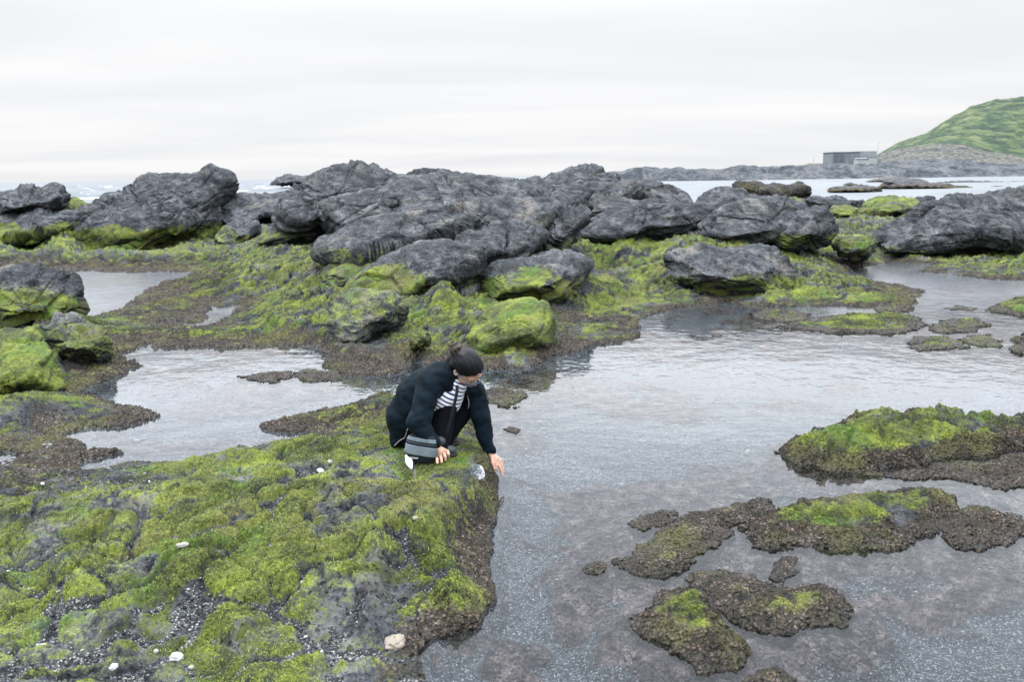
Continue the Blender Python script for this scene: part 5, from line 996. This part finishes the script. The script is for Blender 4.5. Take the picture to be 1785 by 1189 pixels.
def tube(points, r, n=8, closed=False):
    P = np.asarray(points, np.float32); m = len(P); T = (np.roll(P, -1, 0) - np.roll(P, 1, 0)) if closed else np.gradient(P, axis=0)
    T = T / np.maximum(np.linalg.norm(T, axis=1)[:, None], 1e-9); ref = np.array([.13, .31, .94], np.float32); A = np.cross(T, ref); A /= np.maximum(np.linalg.norm(A, axis=1)[:, None], 1e-9); Bv = np.cross(T, A)
    th = np.linspace(0, 2 * np.pi, n, endpoint=False); rr = np.broadcast_to(np.asarray(r, np.float32), (m,))
    V = P[:, None] + rr[:, None, None] * (np.cos(th)[None, :, None] * A[:, None] + np.sin(th)[None, :, None] * Bv[:, None])
    if closed: V = np.concatenate([V, V[:1]])
    F = grid_faces(len(V), n, True); return V.reshape(-1, 3), F
def join(parts):
    Vs, Fs, o = [], [], 0
    for V, F in parts: Vs.append(V); Fs.append(F + o); o += len(V)
    return np.concatenate(Vs), np.concatenate(Fs)
def spline(pts, n=24):
    P = np.asarray(pts, float); k = np.arange(len(P)); t = np.linspace(0, len(P) - 1, n); out = []
    for x in t:
        i = min(int(x), len(P) - 2); u = x - i; p0, p1, p2, p3 = P[max(i - 1, 0)], P[i], P[i + 1], P[min(i + 2, len(P) - 1)]
        out.append(.5 * (2 * p1 + (p2 - p0) * u + (2 * p0 - 5 * p1 + 4 * p2 - p3) * u * u + (3 * p1 - p0 - 3 * p2 + p3) * u ** 3))
    return np.array(out, np.float32)
# strands blown loose from the knot
st = []
for k in range(70):
    d = nrm(rs.normal(size=3) + np.array([-.5, .1, .6])); p0 = kc + d * .032; p1 = p0 + d * rs.uniform(.025, .07) + rs.normal(size=3) * .012
    st.append(tube(spline([p0, (p0 + p1) / 2 + rs.normal(size=3) * .008, p1], 6), np.linspace(.0022, .0008, 6), 4))
V, F = join(st); part('loose_strands', V, F, M_KNOT, hair)
# --- eyes, glasses, earring
M_EYE = simple_mat('eye_white', (.75, .72, .70), .2); M_IRIS = simple_mat('eye_dark', (.02, .012, .01), .15)
def ball(c, ax, r, nu=20, nv=12):
    u = np.linspace(0, 2 * np.pi, nu, endpoint=False); v = np.linspace(.02, np.pi - .02, nv); U, W = np.meshgrid(u, v)
    q = np.stack([np.sin(W) * np.cos(U) * r[0], np.sin(W) * np.sin(U) * r[1], np.cos(W) * r[2]], -1).reshape(-1, 3) @ np.asarray(ax)
    return (c + q).astype(np.float32), grid_faces(nv, nu, True)[:, ::-1]
for s in (-1, 1):
    V, F = ball(HP(.077, .031 * s, -.004), HAX, (.0105, .014, .008)); e = part('eye', V, F, M_EYE)
    V, F = ball(HP(.0865, .031 * s, -.007), HAX, (.003, .006, .006)); part('iris', V, F, M_IRIS, e)
    V, F = tube(spline([HP(.088, .014 * s, .016), HP(.090, .030 * s, .021), HP(.080, .048 * s, .015)], 10), .0026, 6); part('eyebrow', V, F, M_HAIR)
V, F = ball(HP(.094, 0, -.069), HAX, (.0065, .021, .0075)); part('lips', V, F, simple_mat('lip', (.42, .16, .13), .45))
M_FRAME = simple_mat('blue_frame', (.012, .10, .19), .25)
gpts = []
rims = []
for s in (-1, 1):
    th = np.linspace(0, 2 * np.pi, 32, endpoint=False); c_, s__ = np.cos(th), np.sin(th)
    ex = np.sign(c_) * np.abs(c_) ** .6 * .0255; ez = np.sign(s__) * np.abs(s__) ** .6 * .0185
    rims.append(tube(np.array([HP(.112 - .25 * abs(a) * (1 if a * s > 0 else .0), .034 * s + a, -.010 + b) for a, b in zip(ex, ez)]), .0028, 6, True))
rims.append(tube(spline([HP(.112, -.010, -.006), HP(.115, 0, -.002), HP(.112, .010, -.006)], 6), .003, 6))
V, F = join(rims); glasses = part('glasses', V, F, M_FRAME)
for s in (-1, 1):
    V, F = tube(spline([HP(.106, .060 * s, -.004), HP(.070, .074 * s, .002), HP(.03, .083 * s, .004), HP(-.008, .086 * s, .006), HP(-.02, .084 * s, -.012)], 16), .0034, 6); part('temple', V, F, M_FRAME, glasses)
    lm = bpy.data.materials.get('lens_glass')
    if lm is None:
        t = NT('lens_glass'); t.n.remove(t.b); tr = t.n.new('ShaderNodeBsdfTransparent'); gl = t.n.new('ShaderNodeBsdfGlossy'); gl.inputs['Roughness'].default_value = .02; gl.inputs[0].default_value = (.85, .93, 1, 1)
        mxs = t.n.new('ShaderNodeMixShader'); mxs.inputs[0].default_value = .05; t.l.new(tr.outputs[0], mxs.inputs[1]); t.l.new(gl.outputs[0], mxs.inputs[2]); t.l.new(mxs.outputs[0], t.out.inputs[0]); lm = t.m
    ring = [HP(.111 - .25 * abs(a) * (1 if a * s > 0 else 0), .034 * s + a, -.010 + b) for a, b in zip(ex * .95, ez * .95)]
    Vq = np.array(ring + [HP(.111, .034 * s, -.010)]); Fq = np.array([[k, (k + 1) % 32, 32] for k in range(32)]); part('lens', Vq, Fq, lm, glasses)
M_GOLD = simple_mat('gold_metal', (.62, .45, .20), .35, 0, 0, .8); M_CREAM = simple_mat('cream_bead', (.72, .62, .46), .5)
V, F = ball(HP(-.004, -.092, -.052), HAX, (.009, .009, .009)); ear = part('earring', V, F, simple_mat('black_bead', (.01, .01, .012), .3))
er = HP(-.004, -.092, -.052); pet = []
for k in range(7):
    a = k * 2 * np.pi / 7; c = er + np.array([.014 * math.cos(a), -.004, -.050 + .017 * math.sin(a)], np.float32); pet.append(ball(c, np.eye(3), (.0095, .004, .0095), 10, 6))
pet.append(tube([er, er + np.array([0, 0, -.035], np.float32)], .002, 6)); V, F = join(pet); part('pendant', V, F, M_GOLD, ear)
V, F = ball(er + np.array([0, -.005, -.050], np.float32), np.eye(3), (.008, .006, .008), 10, 6); part('bead', V, F, M_CREAM, ear)
# jacket zip edges (they follow the two front edges of the jacket)
M_ZIP = simple_mat('zip_metal', (.55, .54, .55), .4, 0, 0, .4)
def hug(pts, off=.004):
    P = spline(pts, 26)
    for _ in range(4):
        d = f_jacket(P); e = .004; g = np.stack([f_jacket(P + np.eye(3, dtype=np.float32)[k] * e) - d for k in range(3)], -1) / e
        P = P - (np.clip(d - off, -.05, .05) / np.maximum((g * g).sum(-1), .3))[:, None] * g * .8
    for _ in range(3): P[1:-1] = (P[:-2] + 2 * P[1:-1] + P[2:]) / 4
    return P
def edge(sd):
    out = []
    for a in np.linspace(.10, -.20, 9):
        l = .015 + sd * (.060 + .10 * max(-a, 0)); out.append(chest + tax * a + tl * l + tf * .15)
    return out
for sd in (-1, 1):
    V, F = tube(hug(edge(sd)), .0030, 6); part('zip', V, F, M_ZIP, jacket)
V, F = tube(hug([J(716, 753, -.16), J(708, 765, -.16), J(700, 776, -.14), J(690, 783, -.12)]), .0028, 6); part('hem_trim', V, F, simple_mat('trim', (.42, .36, .36), .6), jacket)

# ------------------------------------------------------------------ crossbody bag resting on the moss
bb = gp(735.0, 815.0, GZ - .012).astype(np.float32); bag_c = bb + np.array([-.004, .105, .104], np.float32)
bag = empty('crossbody_bag', tuple(bb), 'black and grey crossbody bag resting on the moss at the person\'s hip', 'bag')
bx = nrm((.96, -.20, -.12)); bz = nrm((.10, .12, 1)); bz = nrm(bz - bx * (bx @ bz)); by = np.cross(bz, bx).astype(np.float32); BAX = np.stack([bx, by, bz])
def bag_pt(u, v, off=0.0):       # u across, v up, bulging front
    th = u * np.pi / 2
    return None
nu, nv = 72, 48
uu = np.linspace(0, 2 * np.pi, nu, endpoint=False); vv = np.linspace(-np.pi / 2 + .02, np.pi / 2 - .02, nv); U, W = np.meshgrid(uu, vv)
def bagshape(U, W, o=0.0):
    sg = lambda q, e: np.sign(q) * np.abs(q) ** e
    return np.stack([(.112 + o) * sg(np.cos(W), .55) * sg(np.cos(U), .65), (.060 + o) * sg(np.cos(W), .6) * sg(np.sin(U), .8), (.102 + o) * sg(np.sin(W), .75)], -1)
Q = bagshape(U, W); Q = Q + (.004 * fbm3(Q + 3, 14.0, 3))[..., None]
M_BAGB = cloth('black_nylon', (.008, .011, .016), .08, .6, 400, .2); M_BAGG = cloth('grey_nylon', (.125, .155, .175), .1, .7, 400, .2)
V = (bag_c + Q.reshape(-1, 3) @ BAX).astype(np.float32); bb_ = np.array(bb)
o = mesh_from('bag_body', V - bb_, grid_faces(nv, nu, True), M_BAGB); o.parent = bag
def band(name, v0, v1, mat, u0=np.pi * 1.02, u1=np.pi * 1.98, o_=.0035):
    ub = np.linspace(u0, u1, 40); vb = np.linspace(v0, v1, 10); A, B_ = np.meshgrid(ub, vb); q = bagshape(A, B_, o_); q = q + (.004 * fbm3(q + 3, 14.0, 3))[..., None]
    q2 = bagshape(A, B_, -.004); G = np.concatenate([q2[:1], q, q2[-1:]]); Vb = (bag_c + G.reshape(-1, 3) @ BAX).astype(np.float32)
    ob = mesh_from(name, Vb - bb_, grid_faces(G.shape[0], 40), mat); ob.parent = bag; return ob
band('grey_panel', -.33, .10, M_BAGG); band('grey_panel', .36, .66, M_BAGG)
band('zip_strip', .20, .27, simple_mat('dark_zip', (.02, .03, .04), .4), o_=.003)
# small white script mark on the lower front
mk = []
for k in range(6):
    u = np.pi * 1.36 + k * .075; pts_ = []
    for j in range(7):
        uu_ = u + .055 * math.sin(j * 1.05 + .4) + .004 * j; w_ = -.62 + (.045 if k % 3 else .075) * math.sin(j * 1.05 - .6) + .010 * k
        q = bagshape(np.array(uu_), np.array(w_), .0032); q = q + .004 * fbm3(q[None] + 3, 14.0, 3)[0]; pts_.append(bag_c + q @ BAX)
    mk.append(tube(spline(pts_, 14), .0011, 5))
V, F = join(mk); o = mesh_from('logo', V - bb_, F, M_WHITE); o.parent = bag
# strap: a flat ribbon from the neck down to the bag
sp = spline([J(797, 672, -.14), J(796, 686, -.175), J(789, 718, -.20), J(780, 750, -.22), J(773, 770, -.225), J(764, 776, -.22), bag_c + .09 * bx + .085 * bz], 40)
T = np.gradient(sp, axis=0); T /= np.linalg.norm(T, axis=1)[:, None]; vw = nrm((0, -1, .2)); sd_ = np.cross(T, vw); sd_ /= np.linalg.norm(sd_, axis=1)[:, None]; nn = np.cross(sd_, T)
wv_ = .0105
sec = [(-wv_, .002), (wv_, .002), (wv_, -.002), (-wv_, -.002)]
V = np.stack([sp + a * sd_ + b_ * nn for a, b_ in sec], 1).reshape(-1, 3)
o = mesh_from('strap', V - bb_, grid_faces(len(sp), 4, True), M_BAGB, smooth=False); o.parent = bag
# ring and cord at the left end of the bag
rc = J(707, 785, -.36)
V, F = join([tube([rc + .011 * np.array([math.cos(a), 0, math.sin(a)], np.float32) for a in np.linspace(0, 2 * np.pi, 18, endpoint=False)], .0018, 6, True), tube(spline([rc + np.array([0, 0, .011], np.float32), rc + np.array([.004, .01, .03], np.float32), bag_c - .100 * bx + .03 * bz], 8), .0022, 6)])
o = mesh_from('ring', V - bb_, F, M_STEEL); o.parent = bag
# white leaf-shaped charm hanging from the ring
ct, cb = J(708.5, 792, -.365), J(718, 830, -.43)
cb[2] = max(cb[2], GZ - .03)
ua = nrm(cb - ct); ub_ = nrm(np.cross(ua, (0, -1, 0))); uc_ = np.cross(ua, ub_); L_ = float(np.linalg.norm(cb - ct))
tt = np.linspace(0, 1, 30); wdt = .027 * np.sin(np.pi * np.clip(tt, .02, .98)) ** .55 * (1 - .15 * tt); ring_ = []
for q, w_ in zip(tt, wdt):
    th = np.linspace(0, 2 * np.pi, 16, endpoint=False); c = ct + ua * L_ * q
    ring_.append(c + w_ * np.cos(th)[:, None] * ub_ + (.0065 * w_ / .027) * np.sin(th)[:, None] * uc_ + (.003 * np.sin(q * 7)) * uc_)
V = np.array(ring_).reshape(-1, 3)
t = NT('white_shell'); t.l.new(t.ramp(t.noise(60, 4, .6), [(.3, (.58, .56, .60)), (.7, (.80, .79, .82))]), t.b.inputs['Base Color']); t.b.inputs['Roughness'].default_value = .45
o = mesh_from('charm', V - ct, grid_faces(30, 16, True), t.m); o.location = ct; tag(o, 'white leaf-shaped charm dangling from the left end of the bag', 'charm')
# ------------------------------------------------------------------ single stones and shells
def stone(px, py, dz, rx, ry, rz, mat, label, cat, name, seed, rot=0.0, group=None, tilt=(0, 0), amp=.12):
    w = gp(float(px), float(py), .2); z = float(ground_z(w[0], w[1])[0][0])
    for _ in range(4): w = gp(float(px), float(py), z); z = float(ground_z(w[0], w[1])[0][0])
    u = np.linspace(0, 2 * np.pi, 40, endpoint=False); v = np.linspace(.03, np.pi - .03, 24); U, W = np.meshgrid(u, v)
    q = np.stack([np.sin(W) * np.cos(U), np.sin(W) * np.sin(U), np.cos(W)], -1).reshape(-1, 3)
    q = np.sign(q) * np.abs(q) ** .85; q = q * (1 + amp * fbm3(q + seed * 9.7, 1.6, 3))[:, None]
    V = q * np.array([rx, ry, rz]); R_ = (Matrix.Rotation(rot, 3, 'Z') @ Matrix.Rotation(tilt[0], 3, 'X') @ Matrix.Rotation(tilt[1], 3, 'Y')); V = V @ np.array(R_).T
    o = mesh_from(name, V, grid_faces(24, 40, True)[:, ::-1], mat); o.location = (w[0], w[1], z + dz); return tag(o, label, cat, group)
t = NT('speckled_stone'); vc = t.n.new('ShaderNodeSeparateColor'); t.l.new(t.voro(110, 'Color'), vc.inputs[0])
_nz = t.n.new('ShaderNodeTexCoord'); _sx = t.n.new('ShaderNodeSeparateXYZ'); t.l.new(_nz.outputs['Object'], _sx.inputs[0])
_sy = _sx.outputs[1]; _rad = t.math('SQRT', t.math('ADD', t.math('MULTIPLY', _sx.outputs[0], _sx.outputs[0]), t.math('MULTIPLY', _sy, _sy)))
sp_f = t.math('ADD', t.math('ADD', t.math('MULTIPLY', _rad, 3.5), t.math('MULTIPLY', _sx.outputs[0], 6.0)), t.math('MULTIPLY', vc.outputs[0], .55))
t.l.new(t.ramp(sp_f, [(.16, (.018, .026, .028)), (.34, (.060, .075, .078)), (.56, (.15, .155, .165)), (.72, (.42, .41, .44))]), t.b.inputs['Base Color']); t.b.inputs['Roughness'].default_value = .8; t.l.new(t.bump(t.noise(90, 3), .5, .004), t.b.inputs['Normal'])
stone(832, 831, .030, .052, .060, .018, t.m, 'round speckled pale-rimmed stone on the moss beside the reaching hand', 'stone', 'stone', 1, .3, tilt=(.75, .10), amp=.05)
M_PALE = simple_mat('pale_stone', (.27, .255, .23), .7, 45, .25); M_TAN = simple_mat('tan_stone', (.20, .17, .135), .8, 30, .3); M_CORAL = simple_mat('white_shell_stone', (.40, .39, .385), .6, 50, .15); M_GREY = simple_mat('grey_stone', (.15, .16, .17), .8, 40, .35)
for i, (px, py, rx, ry, rz, m_, lab) in enumerate([
    (308, 1148, .030, .026, .020, M_CORAL, 'white pebble, biggest of the pale pebbles near the bottom edge'),
    (198, 1166, .020, .015, .013, M_CORAL, 'white pebble in the grit at lower left, left of the biggest one'),
    (333, 1164, .014, .012, .009, M_PALE, 'small pale pebble just right of the biggest white pebble'),
    (272, 1138, .012, .011, .009, M_PALE, 'small pale pebble just left of the biggest white pebble'),
    (557, 803, .050, .020, .012, M_CORAL, 'flat white shell piece on the mossy shelf left of the bag'),
    (72, 1108, .026, .018, .012, M_PALE, 'flat pale stone at the lower left beside the small mossy lump'),
    (688, 1120, .075, .048, .020, M_TAN, 'tan lump of stone near the bottom of the shelf by the shallows'),
    (540, 760, .030, .012, .008, M_PALE, 'thin pale shell sliver behind the flat white shell piece'),
    (724, 905, .016, .014, .011, M_TAN, 'round tan pebble on the moss below the person'),
    (75, 852, .015, .013, .011, M_CORAL, 'white pebble beside the small square mossy rock'),
    (325, 1040, .030, .016, .012, M_PALE, 'pale stone chip in a gritty crack of the shelf'),
    (575, 812, .022, .016, .010, M_PALE, 'pale shell chip beside the flat white shell piece'),
    ]):
    stone(px, py, rz * .25, rx, ry, rz, m_, lab, 'stone', 'pebble', i + 3, i * 1.3, 'pale stones and shells lying on the shelf', amp=.45)
stone(1268, 504, .02, .16, .07, .07, M_GREY, 'pale grey stone in the shadow under the flat-topped boulder', 'stone', 'stone', 40, .5, tilt=(.3, .5))

# ------------------------------------------------------------------ loose shell grit and pebbles, far too many to count
rg = np.random.default_rng(21)
n_ = 90000
azr = rg.uniform(-.56, .56, n_); Rr = np.exp(rg.uniform(np.log(3.0), np.log(8.5), n_)); PX, PYY = Rr * np.sin(azr), Rr * np.cos(azr)
tz, tm, tb_, tg, td = terrain(PX, PYY)
clump = fbm2(PX * 3.1, PYY * 3.1, 3)
ok = (tg + .35 * clump + rg.normal(size=n_) * .10 > .52) & (tm - .4 * tg < .75) & ((td > .02) | (rg.random(n_) < .45)) & (tz > -.32)
PX, PYY, tz, td = PX[ok][:21000], PYY[ok][:21000], tz[ok][:21000], td[ok][:21000]
m_ = len(PX); R_ = np.hypot(PX, PYY)
ico = bmesh.new(); bmesh.ops.create_icosphere(ico, subdivisions=1, radius=1.0); iv = np.array([v.co[:] for v in ico.verts]); ico.verts.index_update(); fi = np.array([[v.index for v in f.verts] for f in ico.faces]); ico.free()
sz_ = np.exp(rg.normal(np.log(.0052), .42, m_)) * np.clip(R_ / 4.6, .85, 1.6); sc3 = sz_[:, None] * rg.uniform(.55, 1.3, (m_, 3)) * np.array([1.1, 1.1, .6])
ang = rg.uniform(0, 2 * np.pi, m_); ca, sa = np.cos(ang), np.sin(ang); tl_ = rg.normal(0, .35, m_)
V = iv[None] * sc3[:, None, :] * rg.uniform(.8, 1.15, (m_, len(iv), 1))
V = np.stack([V[..., 0], V[..., 1] * np.cos(tl_)[:, None] - V[..., 2] * np.sin(tl_)[:, None], V[..., 1] * np.sin(tl_)[:, None] + V[..., 2] * np.cos(tl_)[:, None]], -1)
V = np.stack([V[..., 0] * ca[:, None] - V[..., 1] * sa[:, None], V[..., 0] * sa[:, None] + V[..., 1] * ca[:, None], V[..., 2]], -1) + np.stack([PX, PYY, tz + sz_ * .2], -1)[:, None]
Fp = (fi[None] + (np.arange(m_) * len(iv))[:, None, None]).reshape(-1, 3)
t = NT('pebbles'); t.l.new(t.ramp(t.attr('tone'), [(0, (.022, .027, .034)), (.42, (.060, .068, .078)), (.62, (.13, .13, .13)), (.80, (.20, .18, .155)), (.93, (.32, .30, .28)), (1, (.46, .45, .44))]), t.b.inputs['Base Color']); t.b.inputs['Roughness'].default_value = .7
tone = np.repeat(rg.random(m_) ** .9 * np.where(td < 0, .82, 1), len(iv))
peb = mesh_from('pebbles', V.reshape(-1, 3), Fp, t.m, {'tone': tone}, smooth=False)
tag(peb, 'loose shell grit and small pebbles lying in the cracks of the mossy shelf', 'pebbles', kind='stuff')

# ------------------------------------------------------------------ matted green weed on the shelf: short strands lying down the slope
rt = np.random.default_rng(33); n_ = 150000
azr = rt.uniform(-.58, .10, n_); Rr = np.exp(rt.uniform(np.log(2.9), np.log(8.2), n_)); PX, PYY = Rr * np.sin(azr), Rr * np.cos(azr)
tz, tm, tb_, tg, td = terrain(PX, PYY); e_ = .012
gx = (terrain(PX + e_, PYY)[0] - tz) / e_; gy = (terrain(PX, PYY + e_)[0] - tz) / e_
ok = (tm + rt.normal(size=n_) * .10 > .62) & (tg < .55) & (td > .06) & (tm < 2)
ok &= ~((np.abs(PX + .48) < .30) & (np.abs(PYY - 6.05) < .40) & (rt.random(n_) < .6))
PX, PYY, tz, gx, gy = [q[ok][:80000] for q in (PX, PYY, tz, gx, gy)]; m_ = len(PX)
L_ = rt.uniform(.005, .013, m_); W_ = rt.uniform(.0014, .0030, m_); th = rt.normal(0, 1.4, m_)
dn = np.stack([-gx, -gy - .35], 1); dn /= np.maximum(np.linalg.norm(dn, axis=1)[:, None], 1e-6)
dx = dn[:, 0] * np.cos(th) - dn[:, 1] * np.sin(th); dy = dn[:, 0] * np.sin(th) + dn[:, 1] * np.cos(th)
p0 = np.stack([PX, PYY, tz - .001], 1)
def on(p, t_, lift): return np.stack([p[:, 0] + dx * L_ * t_, p[:, 1] + dy * L_ * t_, p[:, 2] + (np.clip(gx, -2, 2) * dx + np.clip(gy, -2, 2) * dy) * L_ * t_ + lift], 1)
side = np.stack([-dy, dx, np.zeros(m_)], 1) * W_[:, None]
mid = on(p0, .55, rt.uniform(.003, .008, m_)); tip = on(p0, 1.0, rt.uniform(.000, .005, m_))
V = np.stack([p0 - side, p0 + side, mid + side * .8, mid - side * .8, tip], 1).reshape(-1, 3)
b5 = np.arange(m_)[:, None] * 5
F = np.concatenate([b5 + np.array([[0, 1, 2]]), b5 + np.array([[0, 2, 3]]), b5 + np.array([[3, 2, 4]])])
t = NT('green_weed'); hn = t.noise(2.6, 5, .68)
t.l.new(t.ramp(t.math('ADD', t.math('MULTIPLY', t.attr('tone'), .5), t.math('MULTIPLY', hn, .5)), [(.25, (.022, .030, .009)), (.42, (.080, .098, .016)), (.58, (.165, .192, .026)), (.8, (.26, .275, .07))]), t.b.inputs['Base Color']); t.b.inputs['Roughness'].default_value = .75; t.b.inputs['Specular IOR Level'].default_value = .2
weed_o = mesh_from('weed', V, F, t.m, {'tone': np.repeat(rt.random(m_), 5)}, smooth=True)
tag(weed_o, 'matted strands of green weed covering the bumps of the mossy shelf', 'seaweed', kind='stuff')
